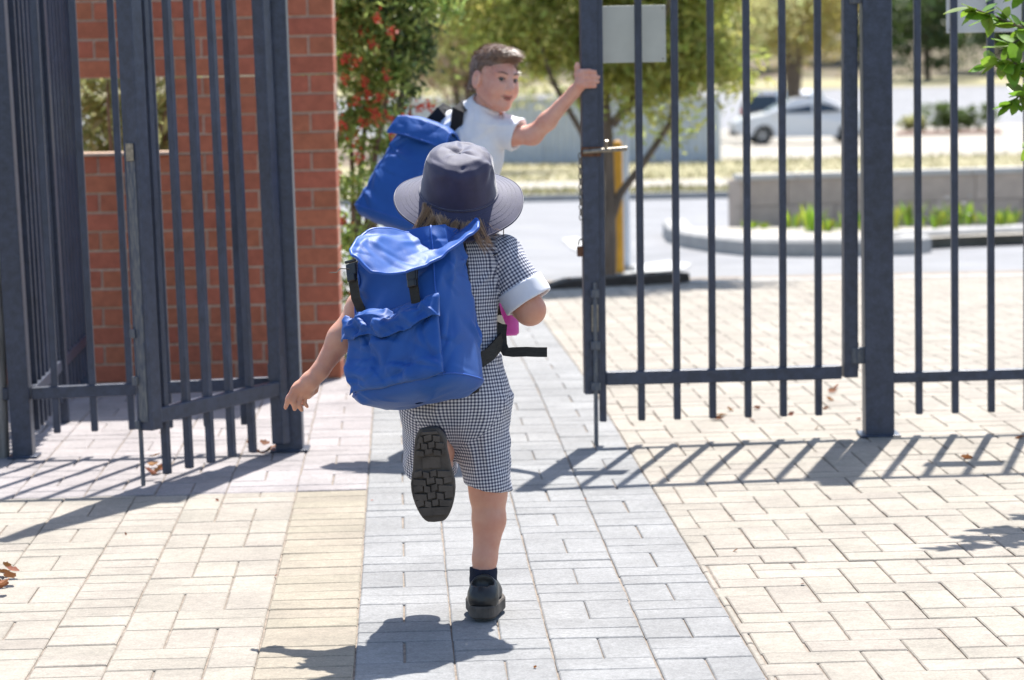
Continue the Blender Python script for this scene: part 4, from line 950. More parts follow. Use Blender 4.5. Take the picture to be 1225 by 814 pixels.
def face_parts(root, Mh, sc, bvh, eye_r=.0098, look=0.0):
    def on(x, z, lift):                  # point on the face skin at local (x, z), lifted a little
        o = Mh @ (Vector((x, .2, z))*sc); d_ = (Mh.to_3x3() @ Vector((0, -1, 0))).normalized(); h = bvh.ray_cast(o, d_)
        return (h[0] if h[0] is not None else Mh @ (Vector((x, .08, z))*sc)) - d_*lift*sc
    for x in (-1, 1):
        c = Mh @ (Vector((x*.030, .0742, .004))*sc); fw = (Mh.to_3x3() @ Vector((0, 1, 0))).normalized()
        fw = fw.lerp((Vector((0, 0, CAMH))-c).normalized(), look).normalized(); R = frame(c, Mh.to_3x3() @ Vector((1, 0, 0)), fw)
        e = MB().lathe([(max(.00005, eye_r*sc*math.sin(a)), eye_r*sc*math.cos(a)) for a in [q*math.pi/12 for q in range(13)]], 18, R).build('eyeball', M['eyewhite_shaded'], None, True); reparent(e, root)
        i = MB().lathe([(.00005, eye_r*sc*1.03), (.0056*sc, eye_r*sc*.88)], 14, R).build('iris', M['iris'], None, True); i.parent = e; i.matrix_parent_inverse = Matrix()
        if e.parent: i.matrix_parent_inverse = Matrix()
        mb = MB().tube([on(x*(.030+.0135*q), .0095-.004*q*q, .0006) for q in (-1, -.5, 0, .5, 1)], [.0014*sc, .003*sc, .0034*sc, .0032*sc, .0014*sc], 6); reparent(mb.build('eyelid', M['brow'], None, True), root)
        mb = MB(); pts = [on(x*(.013+.034*t), .0225+.006*math.sin(t*2.6), .0004) for t in [q/6 for q in range(7)]]
        mb.tube(pts, [.0018*sc, .0025*sc, .0026*sc, .0025*sc, .0022*sc, .0018*sc, .001*sc], 6); reparent(mb.build('eyebrow', M['brow'], None, True), root)
    mb = MB().tube([on(.027*q, -.0605+.006*q*q, .0006) for q in (-1, -.6, -.2, .2, .6, 1)], [.0008*sc, .0014*sc, .0018*sc, .0018*sc, .0014*sc, .0008*sc], 6); reparent(mb.build('mouth_line', M['brow'], None, True), root)
    for z, w in ((-.0548, .021), (-.0662, .017)):
        mb = MB(); pts = [on(w*t, z+.005*t*t, .0) for t in [-1, -.6, -.2, .2, .6, 1]]
        mb.tube(pts, [.001*sc, .0024*sc, .003*sc, .003*sc, .0024*sc, .001*sc], 8); reparent(mb.build('lip', M['lips'], None, True), root)
def shoe_parts(root, Mw, L=.215, Wd=.088, th=.036, tread=True):
    """leather school shoe; local y to the toe, z up from the sole, x to the right"""
    s = Sdf((-.07, -.03, -.01), (.07, L+.03, .15), .003); b = th-.006
    s.rc((0, .034, b+.022), (0, .115, b+.022), .034, .034, .02, fl=((1, 0, 0), 1.05)); s.ell((0, L-.062, b+.016), (.041, .058, .029), .03); s.rc((0, .040, b+.018), (0, .042, b+.026), .034, .033, .02)
    s.rc((0, .06, b+.05), (0, .115, b+.038), .026, .024, .03); s.rc((0, .042, b+.06), (0, .036, b+.12), .027, .027, 0, '-'); s.cut((0, 0, b), (0, 0, -1))
    V, F = s.net(2); V = folds(V, F, .0012, 4, 90); sh = skin_obj('shoe', xf(Mw, V), F, M['shoe'], root)
    def outline(g=0, n=40):
        pts = []
        for i in range(n):
            a = 2*math.pi*i/n; y = .5-.5*math.cos(a); sx = 1 if a < math.pi else -1
            w = (.036+.010*math.sin(min(1, max(0, (y-.25)/.75))*math.pi))*(1-.10*math.exp(-((y-.42)/.12)**2)) * min(1, (math.sin(a)**2)**.28 if 0 < y < 1 else 0)
            pts.append((sx*(w+g)*Wd/.092, -.004+y*(L+.004)*(1) + (y-.5)*g*2))
        return pts
    so_ = MB(); o1 = outline(.002); n = len(o1)
    rings = [(outline(0), .010), (outline(.003), .014), (outline(.003), th-.004), (outline(.001), th)]
    vs = [Vector((x, y, z)) for o, z in rings for x, y in o]
    fs = [tuple(range(n)), tuple(range(3*n, 4*n))[::-1]] + [(i*n+k, (i+1)*n+k, (i+1)*n+(k+1) % n, i*n+(k+1) % n) for i in range(3) for k in range(n)]
    ob = so_.add([Mw @ v for v in vs], fs).build('sole', M['sole']); ob.parent = sh; ob.matrix_parent_inverse = sh.matrix_parent_inverse.copy(); ob.matrix_parent_inverse = Matrix()
    if tread:
        def blk(y0, y1, x0, x1, sk=0):
            q = .0016; p = [(x0+q, y0+q), (x1-q, y0+q+sk), (x1-q, y1-q+sk), (x0+q, y1-q)]
            def clampx(x, y):
                t = min(.985, max(.015, y/L)); hw = (.036+.010*math.sin(min(1, max(0, (t-.25)/.75))*math.pi))*(1-.10*math.exp(-((t-.42)/.12)**2))*min(1, (1-(2*t-1)**2)**.28)*Wd/.092-.001
                return max(-hw, min(hw, x))
            p = [(clampx(x, y), y) for x, y in p]
            if abs(p[0][0]-p[1][0]) < .004 and abs(p[2][0]-p[3][0]) < .004: return
            o = MB().prism(p, .001, .0105, Mw).build('tread_block', M['sole']); o.parent = sh; o.matrix_parent_inverse = Matrix()
        rows = [(.008, .026), (.026, .044), (.044, .060), (.098, .116), (.116, .134), (.134, .153), (.153, .172), (.172, .190)]
        for i, (a, b_) in enumerate(rows):
            xs = (-.05, -.024, -.006, .012, .05) if i % 2 else (-.05, -.016, .006, .026, .05)
            for j in range(4): blk(a, b_, xs[j], xs[j+1], (.004, -.003, .003, -.004)[(i+j) % 4])
        blk(.190, .213, -.05, .05); blk(-.002, .008, -.05, .05)
        MB_ = MB().box((0, .079, .0085), (.045, .028, .003)); o = MB().add([Mw @ Vector(v) for v in MB_.v], MB_.f).build('arch_plate', M['sole']); o.parent = sh; o.matrix_parent_inverse = Matrix()
    return sh
# ================================================================== BACKPACKS
def bag_body(W0, W1, D0, D1, H, seed, amp, nth=190, nt=120):
    V = []
    def ring(w, d, z, sh, yo=0):
        th = np.linspace(0, 2*np.pi, nth, endpoint=False); c, s = np.cos(th), np.sin(th); e = 2/4.6
        x = w/2*np.sign(c)*np.abs(c)**e; y = d/2*np.sign(s)*np.abs(s)**e
        return np.stack([x*sh, D0/2+yo+y*sh, np.full(nth, z)], 1)
    for i in range(14):                  # rounded floor
        t = i/13; sh = math.sin(t*math.pi/2)**.55 if i else .02; V.append(ring(W0, D0, .035*(1-math.cos(t*math.pi/2)), max(sh, .02)))
    for i in range(1, nt):
        t = i/(nt-1); bel = 1+.05*math.sin(t*math.pi*.9)
        V.append(ring((W0+(W1-W0)*t)*bel, (D0+(D1-D0)*t)*(1+.12*math.sin(t*math.pi)), .035+(H-.035)*t, 1, -(D0-D1)/2*t))
    nb = len(V); V = np.concatenate(V)
    F = np.array([(i*nth+k, i*nth+(k+1) % nth, (i+1)*nth+(k+1) % nth, (i+1)*nth+k) for i in range(nb-1) for k in range(nth)])
    V = folds(V, F, amp*.45, seed, 13, (1, 1, .75)); V = creases(V, F, 75, seed+3, amp*.75, .011, .06, prefer=(0, 0, 1)); V = creases(V, F, 60, seed+4, amp*.3, .005, .03); V = lap(V, F, .3)
    return V, F, nb, nth
def patch_grid(f, nu, nv):
    V = np.array([f(i/(nu-1), j/(nv-1)) for j in range(nv) for i in range(nu)], dtype=float)
    F = np.array([(j*nu+i, j*nu+i+1, (j+1)*nu+i+1, (j+1)*nu+i) for j in range(nv-1) for i in range(nu-1)]); return V, F
def thick(V, F, t):                      # give a sheet a real thickness
    n = normals(V, F); V2 = V-n*t; m = len(V); e = {}
    for f in F:
        for i in range(4): a, b = int(f[i]), int(f[(i+1) % 4]); e[(a, b)] = 1
    rim = [(b, a, a+m, b+m) for (a, b) in e if (b, a) not in e]
    return np.concatenate([V, V2]), np.concatenate([F, F[:, ::-1]+m, np.array(rim)])
def border(V, nu, nv): return [i for i in range(nu)] + [j*nu+nu-1 for j in range(1, nv)] + [(nv-1)*nu+i for i in range(nu-2, -1, -1)] + [j*nu for j in range(nv-2, 0, -1)]
def put(name, V, F, m, root, Mx, parent=None):
    o = link(name, npmesh(name, xf(Mx, V), F, m)); 
    if parent is None: reparent(o, root)
    else: o.parent = parent
    return o
def putmb(name, mb, m, root, Mx, parent=None, smooth=False):
    mb.v = [tuple(Mx @ Vector(v)) for v in mb.v] if Mx is not None else mb.v
    o = mb.build(name, m, None, smooth)
    if parent is None: reparent(o, root)
    else: o.parent = parent
    return o
def build_bag(root, Mb, W0, W1, D0, D1, H, seed, amp, front=True):
    V, F, nb, nth = bag_body(W0, W1, D0, D1, H, seed, amp)
    body = put('main_bag', V, F, M['bag'], root, Mb)
    top = V[(nb-1)*nth:]; c = top.mean(0)   # inside of the mouth
    rings = [top, c+(top-c)*.95-[0, 0, .03], c+(top-c)*.85-[0, 0, .10], c+(top-c)*.02-[0, 0, .12]]
    Fi = np.array([(i*nth+k, (i)*nth+(k+1) % nth, (i+1)*nth+(k+1) % nth, (i+1)*nth+k) for i in range(3) for k in range(nth)])
    put('lining', np.concatenate(rings), Fi, M['bag_in'], root, Mb, body)
    # seams down the two outer edges and round the floor
    for kk in (int(nth*.135), int(nth*.365)):
        mb = MB(); pts = [V[i*nth+kk] for i in range(12, nb, 3)]; n = normals(V, F); pts = [V[i*nth+kk]+n[i*nth+kk]*.0012 for i in range(12, nb, 3)]
        mb.tube(pts, .0022, 6); putmb('seam', mb, M['bag_trim'], root, Mb, body, True)
    mb = MB(); n = normals(V, F); i = 13; pts = [V[i*nth+k % nth]+n[i*nth+k % nth]*.0008 for k in range(0, nth+1, 2)]; mb.tube(pts, .0022, 6, cap=False); putmb('seam', mb, M['bag_trim'], root, Mb, body, True)
    # front pocket
    dep = D0*1.02
    def pf(u, v):
        x = (u*2-1); z = (v*2-1); b = (max(0, 1-abs(x)**5))**.5*(max(0, 1-abs(z)**4.5))**.5
        yb = dep*(1-.10*v) - .006
        return (x*(W0*.46-.012*v), yb+.006+.030*b*(1-.25*v), .030+v*H*.46+.006*math.sin(u*7)*v)
    Vp, Fp = patch_grid(pf, 90, 70); Vp = folds(Vp, Fp, amp*.5, seed+21, 15); Vp = creases(Vp, Fp, 34, seed+5, amp*.85, .011, .055, prefer=(-1, 0, -.8)); Vp = creases(Vp, Fp, 30, seed+6, amp*.35, .005, .03); Vp, Fp = thick(lap(Vp, Fp, .3), Fp[:, ::-1], .003)
    if front: pocket = put('front_pocket', Vp, Fp, M['bag'], root, Mb)
    def ff(u, v):                        # its gathered flap
        x = u*2-1; b = (max(0, 1-abs(x)**5))**.5; zz = H*.53-v*H*.17*(.72+.28*math.cos(x*1.3)); yb = dep*(1-.10*(.9-.4*v))
        return (x*W0*.458, yb+.004+(.022+.014*math.sin(min(1, v*1.4)*math.pi*.55))*b*min(1, v*5+.15)+.005*math.sin(u*23+2)*(1-v), zz+.007*math.sin(u*9+1)+.004*math.sin(u*21))
    Vf, Ff = patch_grid(ff, 90, 34); Vf = folds(Vf, Ff, amp*.6, seed+31, 20, (1, 1, 1.4)); Vf = creases(Vf, Ff, 40, seed+33, amp*.9, .009, .04, prefer=(.4, 0, 1)); Vf = creases(Vf, Ff, 30, seed+34, amp*.4, .004, .02); Vf, Ff = thick(lap(Vf, Ff, .3), Ff, .003)
    if front: put('pocket_flap', Vf, Ff, M['bag'], root, Mb, pocket)
    # padded back panel
    
    pad = MB().box((0, -.012, H*.5), (W1*.92, .03, H*.92), bev=.012); putmb('back_pad', pad, M['mesh_pad'], root, Mb)
    return body
def buckle(root, Mx, pos, w=.03):
    mb = MB(); x, y, z = pos; mb.box((x, y, z), (w, .009, .03), bev=.003); mb.box((x, y+.003, z-.022), (w*.8, .010, .02), bev=.003); mb.box((x, y+.002, z+.020), (w*1.05, .007, .007), bev=.002)
    return putmb('buckle', mb, M['buckle'], root, Mx)

# ================================================================== THE RUNNING GIRL
GY = 6.93
def g(px, py, dy=0.0): return P(px, py, GY+dy)
foot = G(577.5, 746)
girl = thing('person', 'running child in a checked school dress, navy sun hat and black shoes, seen from behind', 'person', (foot.x, foot.y, 0))
lo, hi = bbox([g(325, 500), g(665, 150), g(545, 300, .4), g(545, 300, -.3)], .02); lo[2] = -.01
s = Sdf(lo, hi, .0036)
Mh = frame(g(549, 240, .085), (1, 0, 0), (.03, -.30, 1))
hb = g(545, 288, .05); chest = g(543, 345, .05); pel = g(546, 460, .05)
s.rc(hb, chest, .06, .095, .03, fl=((0, 1, 0), .75)); s.rc(chest, g(545, 410, .05), .095, .088, .03, fl=((0, 1, 0), .78)); s.rc(g(545, 410, .05), pel, .088, .10, .03, fl=((0, 1, 0), .85))
s.rc(g(495, 305, .04), g(596, 305, .05), .04, .04, .03); s.rc(hb, g(548, 262, .06), .040, .042, .03)
head_prims(s, Mh, .98)
# right arm, bent forward round the bottle
shR, elR, wrR = g(600, 306, .05), g(634, 371, .02), g(612, 352, .19)
s.chain([shR, elR], [.043, .037], .02); s.rc(elR, g(627, 365, .08), .036, .036, .02); s.chain([g(627, 365, .08), wrR], [.036, .024], .02)
btop, bbot = g(604, 318, .235), g(607, 402, .215); bax = (bbot-btop).normalized(); br = .031
pc_ = wrR.lerp(btop.lerp(bbot, .42), .35); s.rc(wrR, btop.lerp(bbot, .42)+Vector((.040, .0, 0)), .023, .020, .012); s.rc(btop.lerp(bbot, .25)+Vector((.046, 0, 0)), btop.lerp(bbot, .55)+Vector((.045, 0, 0)), .012, .012, .012)
for q, t in enumerate((.24, .34, .44, .53)):
    c = btop.lerp(bbot, t); pts = [c+Vector((math.cos(a), math.sin(a), 0))*(br+.0065) for a in [.15, .8, 1.5, 2.2, 2.75-.1*q]]; s.chain(pts, [.0078, .0075, .007, .0065, .0058], .004)
c = btop.lerp(bbot, .2); s.chain([c+Vector((math.cos(a), math.sin(a), -.01*i))*(1) * 1 if False else c+Vector((math.cos(a)*(br+.008), math.sin(a)*(br+.008), .008*i)) for i, a in enumerate([-.1, -.6, -1.1, -1.5])], [.010, .009, .008, .007], .005)
# left arm swung out
shL, elL, wrL = g(488, 306, .03), g(434, 368, -.02), g(383, 444, -.05)
s.chain([shL, elL, g(408, 405, -.035), wrL], [.043, .036, .0325, .0215], .02); s.ell(elL, (.036, .036, .036), .02)
s.chain([wrL, g(371, 456, -.052), g(362, 464, -.052)], [.021, .022, .020], .012); s.rc(g(356, 463, -.06), g(369, 470, -.045), .0125, .0125, .012)
kn = [((352, 465, -.066), (345, 477, -.070), (341.5, 488, -.064)), ((356, 468, -.062), (350.5, 481, -.066), (352.5, 490, -.056)), ((361, 471, -.055), (357, 484, -.056), (361, 491, -.044)), ((366, 472, -.045), (364, 482, -.042), (368, 487, -.032))]
for i, f in enumerate(kn):
    r = [.0082, .0078, .0078, .0068][i]; s.chain([g(364, 463, -.052)]+[g(*q) for q in f], [.011, r, r*.9, r*.72], .004)
s.chain([g(378, 456, -.035), g(376, 467, -.028), g(369, 475, -.03)], [.0125, .0095, .0070], .006)
# legs
hR, kR, aR = g(573, 470, .05), g(584, 590, .06), g(578.5, 692, .018)
s.chain([hR, kR], [.075, .048], .02); s.chain([kR, g(585, 622, .05), g(580, 668, .026), aR, g(578, 722, .02)], [.0445, .0415, .030, .0272, .028], .015); s.rc(aR, g(585, 728, .13), .028, .024, .02)
hL, kL, aL = g(518, 470, .04), g(524, 556, .16), g(518, 528, -.11)
s.chain([hL, kL], [.072, .048], .02); s.chain([kL, g(522, 541, .03), g(519, 531, -.07), aL], [.046, .043, .030, .028], .015); s.rc(aL, g(520, 590, -.115), .026, .024, .02)
V, F = s.net(2); skin_obj('body', V, F, M['skin'], girl)
face_parts(girl, Mh, .98, bvh_of(V, F))
# dress: bodice, culottes and sleeves in one cloth
d = Sdf(lo, hi, .0045)
neck = g(546, 290, .05)
d.rc(g(500, 306, .045), g(594, 307, .05), .050, .048, .03); d.rc(g(544, 318, .05), chest, .092, .108, .04, fl=((0, 1, 0), .80)); d.rc(chest, g(546, 400, .05), .108, .104, .04, fl=((0, 1, 0), .82))
d.rc(g(546, 400, .05), g(546, 470, .05), .106, .122, .04, fl=((0, 1, 0), .86)); d.ell(g(545, 470, .04), (.124, .104, .09), .05)
R0, R1 = g(574, 490, .05), g(586, 600, .065); d.rc(R0, R1, .072, .055, .05, fl=((0, 1, 0), 1.1))
L0, L1 = g(516, 490, .05), g(513, 568, .15); d.rc(L0, L1, .074, .064, .05)
S0, S1 = g(599, 306, .05), g(636, 366, .025); d.rc(S0, S1, .052, .061, .015)
T0, T1 = g(492, 306, .03), g(462, 345, .0); d.rc(T0, T1, .052, .060, .015)
ax = (R1-R0).normalized(); hem = g(586, 583, .06); d.cut(hem, tuple((ax+Vector((-.28, 0, 0))).normalized()), np.array(R1)-.13, np.array(R1)+.13)
axL = (L1-L0).normalized(); hemL = L0.lerp(L1, .92); d.cut(hemL, tuple(axL), np.array(hemL)-np.array((.09, .10, .10)), np.array(hemL)+np.array((.085, .14, .06)))
axS = (S1-S0).normalized(); cS = S0.lerp(S1, .66); d.cut(cS, tuple(axS), np.array(cS)-np.array((.055, .1, .16)), np.array(cS)+np.array((.14, .1, .07)))
axT = (T1-T0).normalized(); cT = T1; d.cut(cT, tuple(axT), np.array(cT)-.09, np.array(cT)+np.array((.03, .09, .03)))
d.rc(R1, R0.lerp(R1, .80), .048, .048, .004, '-'); d.rc(L1, L0.lerp(L1, .78), .057, .055, .004, '-')
d.rc(g(547, 270, .06), g(546, 294, .055), .050, .044, .006, '-')
V, F = d.net(2); zk = np.array(g(546, 440)).astype(float)[2]
low = lambda V: .35+.65*np.clip((zk+.05-V[:, 2])/.12, 0, 1)
V = folds(V, F, .0075, 12, 14, (1.3, 1.3, .38), low); V = folds(V, F, .003, 17, 24, (1, 1, .8)); V = creases(V, F, 110, 18, .0055, .010, .06, prefer=(0, 0, 1.2)); V = lap(V, F, .4)
dress = skin_obj('dress', V, F, M['gingham'], girl); dress['label'] = 'navy and white checked culotte dress'
check_uv(dress.data, [(g(545, 300, .05), g(546, 480, .05), .118), (R0, R1, .072), (L0, L1, .072), (S0, S1, .056), (T0, T1, .056)])
# white turned-up cuffs
for A, B, r, t0, t1 in ((S0, S1, .0635, .60, .93), (T0, T1, .062, .85, 1.12)):
    a_, b_ = A.lerp(B, t0), A.lerp(B, t1); lo2, hi2 = bbox([a_, b_], .09); c_ = Sdf(lo2, hi2, .0035); u = (b_-a_).normalized()
    c_.rc(A.lerp(B, t0-.6), A.lerp(B, t1+.6), r-.002, r+.003, 0); c_.cut(a_, tuple(-u)); c_.cut(b_, tuple(u)); c_.rc(A.lerp(B, t1-.12), A.lerp(B, t1+.8), r-.008, r-.005, .002, '-')
    V, F = c_.net(1); V = folds(V, F, .0022, 5, 40); skin_obj('cuff', V, F, M['whitecloth'], girl)
# socks and shoes
for a0, a1, r0, r1 in ((g(578.5, 679, .020), g(578, 724, .018), .0335, .037), (aL+Vector((0, .055, 0)), aL+Vector((0, -.02, -.01)), .034, .034)):
    a0, a1 = Vector(a0), Vector(a1); lo2, hi2 = bbox([a0, a1], .07); c_ = Sdf(lo2, hi2, .003); u = (a1-a0).normalized()
    c_.rc(a0-u*.03, a1, r0, r1, 0); c_.cut(a0, tuple(-u)); c_.rc(a0-u*.05, a0+u*.004, r0-.004, r0-.004, .002, '-'); V, F = c_.net(1); V = folds(V, F, .0018, 7, 60, (.5, .5, 1.5)); skin_obj('sock', V, F, M['navy_sock'], girl)
Ms = frame(Vector((foot.x, foot.y, .0)), (.998, -.05, 0), (0, 0, 1)) @ Matrix.Translation((0, .004, 0)); shoe_parts(girl, Ms, .215, .098, .042, False)
hl, tl_ = g(513.5, 517, -.215), g(521, 625, -.195); yv = (tl_-hl).normalized(); zv = Vector((0, 1, .12)); zv = (zv-yv*zv.dot(yv)).normalized(); xv = yv.cross(zv)
Ml = Matrix((xv, yv, zv)).transposed().to_4x4(); Ml.translation = hl; shoe_parts(girl, Ml, (tl_-hl).length, .106, .034, True)
# hat
ht = math.radians(27); Mhat = frame(g(549, 229, .065), (1, 0, -.055), (.045, -math.sin(ht), math.cos(ht)))
NS = 128; prof = [(.0006, .112), (.03, .113), (.058, .109), (.074, .100), (.0825, .088), (.088, .065), (.093, .035), (.0975, .004), (.101, -.001), (.115, -.006), (.132, -.012), (.150, -.019), (.166, -.026)]
def dens(pr, k):
    out = []
    for i in range(len(pr)-1):
        for q in range(k): t = q/k; out.append((pr[i][0]*(1-t)+pr[i+1][0]*t, pr[i][1]*(1-t)+pr[i+1][1]*t))
    return out+[pr[-1]]
pr = dens(prof, 5)
V = []
for r, z in pr:
    for k in range(NS):
        a = 2*math.pi*k/NS; e = max(0, (r-.10)/.066); zz = z - e*.018*max(0, -math.sin(a))**2 + e*.006*math.sin(2*a+.6)+e*.004*math.sin(5*a)
        V.append((r*math.cos(a)*(1.0), r*math.sin(a)*(1.06 if r < .1 else 1.03), zz))
V = np.array(V); n = len(pr); F = np.array([(i*NS+k, i*NS+(k+1) % NS, (i+1)*NS+(k+1) % NS, (i+1)*NS+k) for i in range(n-1) for k in range(NS)])[:, ::-1]
cr = lambda V: np.clip((.104-np.hypot(V[:, 0], V[:, 1]))/.02, .12, 1)*np.clip((V[:, 2]+.01)/.05, .3, 1)
V = folds(V, F, .004, 44, 24, mask=cr); V = creases(V, F, 70, 41, .0042, .010, .04, mask=cr); V = lap(V, F, .5); V2, F2 = thick(V, F[:, ::-1], -.0018) if False else thick(V, F, .0018)
hat = put('hat', V2, F2, M['navy'], girl, Mhat); hat['label'] = 'navy wide-brimmed cotton sun hat'
for r0, ii in ((.112, 0), (.124, 1), (.136, 2), (.148, 3), (.163, 4)):   # rows of stitching on the brim
    mb = MB(); row = min(range(n), key=lambda i: abs(pr[i][0]-r0) if pr[i][0] > .1 else 9); nn = normals(V, F)
    mb.tube([V[row*NS+k % NS]+nn[row*NS+k % NS]*.0002 for k in range(0, NS+1)], .00025 if ii < 4 else .0012, 5, cap=False); putmb('stitching', mb, M['navy'], girl, Mhat, hat, True)
row = min(range(n), key=lambda i: abs(pr[i][0]-.099) if pr[i][1] < .02 else 9); mb = MB(); mb.tube([V[row*NS+k % NS] for k in range(NS+1)], .0022, 6, cap=False); putmb('crown_seam', mb, M['navy'], girl, Mhat, hat, True)
mb = MB(); mb.tube([g(601, 262, .05), g(602.5, 275, .04), g(602, 288, .03), g(598, 302, .0), g(590, 306, -.02)], .0012, 6); putmb('chin_cord', mb, M['buckle'], girl, None, None, True)
# blonde hair under the hat
def lock(mb, pts, n, spread, r, seed):   # a soft lock: fine strands that follow one curve and gather at its tip
    rr = random.Random(seed); A, B, C = [Vector(p) for p in pts]
    for k in range(n):
        o = Vector((rr.gauss(0, spread), rr.gauss(0, spread), rr.gauss(0, spread*.6))); e = rr.uniform(.65, 1.12); fly = Vector((rr.gauss(0, .006), rr.gauss(0, .006), rr.gauss(0, .006)))*(2.2 if k % 9 == 0 else 1)
        q = []
        for i in range(9):
            t = i/8*e; p = A*(1-t)**2+B*2*t*(1-t)+C*t*t; q.append(p+o*(1-.55*t)+fly*t*t)
        mb.tube(q, [r*(1-.75*(i/8)**2)*(1 if i else .3) for i in range(9)], 3, cap=False)
hb_ = MB()
for i, (c, n, sp_) in enumerate([([(508, 243, 0), (505, 258, -.02), (510, 276, -.05)], 50, .0026), ([(512, 248, -.02), (502, 266, -.05), (494, 279, -.06)], 40, .005), ([(519, 260, -.04), (513, 274, -.07), (501, 279, -.08)], 80, .005), ([(533, 263, -.05), (525, 279, -.08), (513, 283, -.09)], 90, .006), ([(546, 266, -.05), (540, 281, -.08), (527, 286, -.09)], 90, .006), ([(525, 258, -.04), (529, 274, -.07), (541, 283, -.08)], 80, .006), ([(514, 252, -.01), (518, 270, -.045), (526, 284, -.06)], 90, .006), ([(556, 268, -.05), (556, 280, -.07), (550, 290, -.08)], 70, .006), ([(570, 263, -.03), (577, 278, -.05), (587, 296, -.05)], 70, .005), ([(562, 265, -.04), (569, 282, -.06), (581, 301, -.06)], 60, .005), ([(578, 261, -.01), (588, 274, -.03), (596, 281, -.03)], 50, .004)]):
    lock(hb_, [g(*q) for q in c], int(n*1.5), sp_, .0005, i)
hs = Sdf(*bbox([Mh.translation], .13), .004); hs.ell(Mh @ Vector((0, -.022, .03)), (.079, .093, .086), .01, R=np.array(Mh.to_3x3())); hs.rc(Mh @ Vector((-.03, -.075, -.03)), Mh @ Vector((.03, -.075, -.03)), .03, .03, .02); hs.cut(Mh @ Vector((0, .045, 0)), tuple(Mh.to_3x3() @ Vector((0, 1, .5)))); hs.cut(Mhat @ Vector((0, 0, -.022)), tuple(Mhat.to_3x3() @ Vector((0, 0, 1))))
Vh, Fh = hs.net(1); Vh = folds(Vh, Fh, .003, 3, 60, (1, 1, .3)); hair = skin_obj('hair', Vh, Fh, M['hair_blonde'], girl)
tag(putmb('loose_hair', hb_, M['hair_blonde'], girl, None, hair), kind='stuff')

# drink bottle in her hand
bt = thing('drink_bottle', 'bright pink plastic drink bottle held in front by the running child', 'bottle', bbot)
Mbt = frame(bbot, (1, 0, 0), tuple(btop-bbot)); Lb = (btop-bbot).length
putmb('body', MB().lathe([(.0005, 0), (.024, .0), (.0305, .006), (.031, .02), (.031, Lb*.72), (.027, Lb*.80), (.017, Lb*.84), (.017, Lb*.9)], 32), M['pinkplastic'], bt, Mbt, None, True)
putmb('cap', MB().lathe([(.020, Lb*.86), (.021, Lb*.97), (.015, Lb), (.008, Lb), (.008, Lb+.018), (.0005, Lb+.02)], 28), M['pinkplastic'], bt, Mbt, None, True)

# her backpack
bo = g(505, 482, -.175); th = math.radians(33)
Mb = frame(bo, (-math.cos(th), math.sin(th), .04), (-.08, .34, 1)); 
by = Mb.to_3x3() @ Vector((0, 1, 0))
pack = thing('backpack', 'bright blue nylon backpack with its lid flapping open, on the running child', 'backpack', bo, group='blue school backpacks')
Mb = Mb @ Matrix.Translation((0, -.08, 0))
body_b = build_bag(pack, Mb, .312, .24, .188, .135, .425, 8, .011)
ctrl = [[(416, 292, -.22), (468, 240, -.14), (504, 318, -.05), (570, 262, -.06)], [(418, 296, -.28), (470, 268, -.20), (512, 318, -.10), (572, 264, -.08)], [(420, 306, -.32), (470, 312, -.27), (512, 324, -.16), (573, 268, -.10)], [(432, 318, -.33), (462, 338, -.33), (506, 330, -.24), (572, 273, -.12)]]
ctrl = [[np.array(g(*q)) for q in r] for r in ctrl]
def bez(t): return [(1-t)**3, 3*t*(1-t)**2, 3*t*t*(1-t), t**3]
def lidf(u, v):
    # rounded outer corners on the left lobe
    e = max(0, (.16-u)/.16); v2 = .5+(v-.5)*(1-.75*e*e); bu, bv = bez(u), bez(v2); return sum(bv[j]*bu[i]*ctrl[j][i] for j in range(4) for i in range(4))
nu, nv = 80, 40; Vl, Fl = patch_grid(lidf, nu, nv); Vl = folds(Vl, Fl, .003, 61, 16); Vl = creases(Vl, Fl, 26, 63, .005, .010, .05); Vl = creases(Vl, Fl, 16, 64, .002, .005, .03); Vl = lap(Vl, Fl, .3)
bd = border(Vl, nu, nv); mb = MB(); mb.tube([Vl[i] for i in bd+bd[:1]], .0042, 8, cap=False)
Vt, Ft = thick(Vl, Fl, .003); lid = put('lid', Vt, Ft, M['bag'], pack, Matrix()); lid['label'] = 'open lid catching the sun'
putmb('piping', mb, M['bag_trim'], pack, None, lid, True)
for x, z in ((.100, .352), (-.075, .300)):
    yy = .168; putmb('strap', MB().ribbon([(x, yy-.004, z-.11), (x, yy+.016, z-.08), (x, yy+.022, z-.03), (x, yy+.014, z+.01), (x, yy+.004, z+.02)], (1, 0, 0), .026, .003), M['webbing'], pack, Mb)
    buckle(pack, Mb, (x, yy+.024, z-.008))
mb = MB(); mb.tube([Mb @ Vector((.10, .195, .345)), Mb @ Vector((.125, .205, .349)), Mb @ Vector((.14, .20, .343)), Mb @ Vector((.155, .208, .345))], .0016, 6); putmb('cord', mb, M['zinc'], pack, None, None, True)
sp = [g(560, 288, -.05), g(572, 283, -.0), g(582, 286, .06), g(586, 305, .125), g(585, 345, .155), g(592, 378, .14), g(603, 396, .07), g(600, 408, .0), g(586, 424, -.045), g(574, 432, -.07)]
putmb('shoulder_strap', MB().ribbon(sp, [(1, .2, 0)]*4+[(1, .1, .1)]*2+[(0, .5, 1)]*2+[(0, .3, 1)]*2, .034, .006), M['webbing'], pack, None)
sp2 = [g(512, 288, -.05), g(508, 286, .0), g(505, 288, .06), g(503, 305, .12), g(502, 350, .15), g(490, 392, .12), g(484, 410, .02), g(490, 428, -.05)]
putmb('shoulder_strap', MB().ribbon(sp2, [(1, -.2, 0)]*5+[(0, .5, 1)]*3, .034, .006), M['webbing'], pack, None)
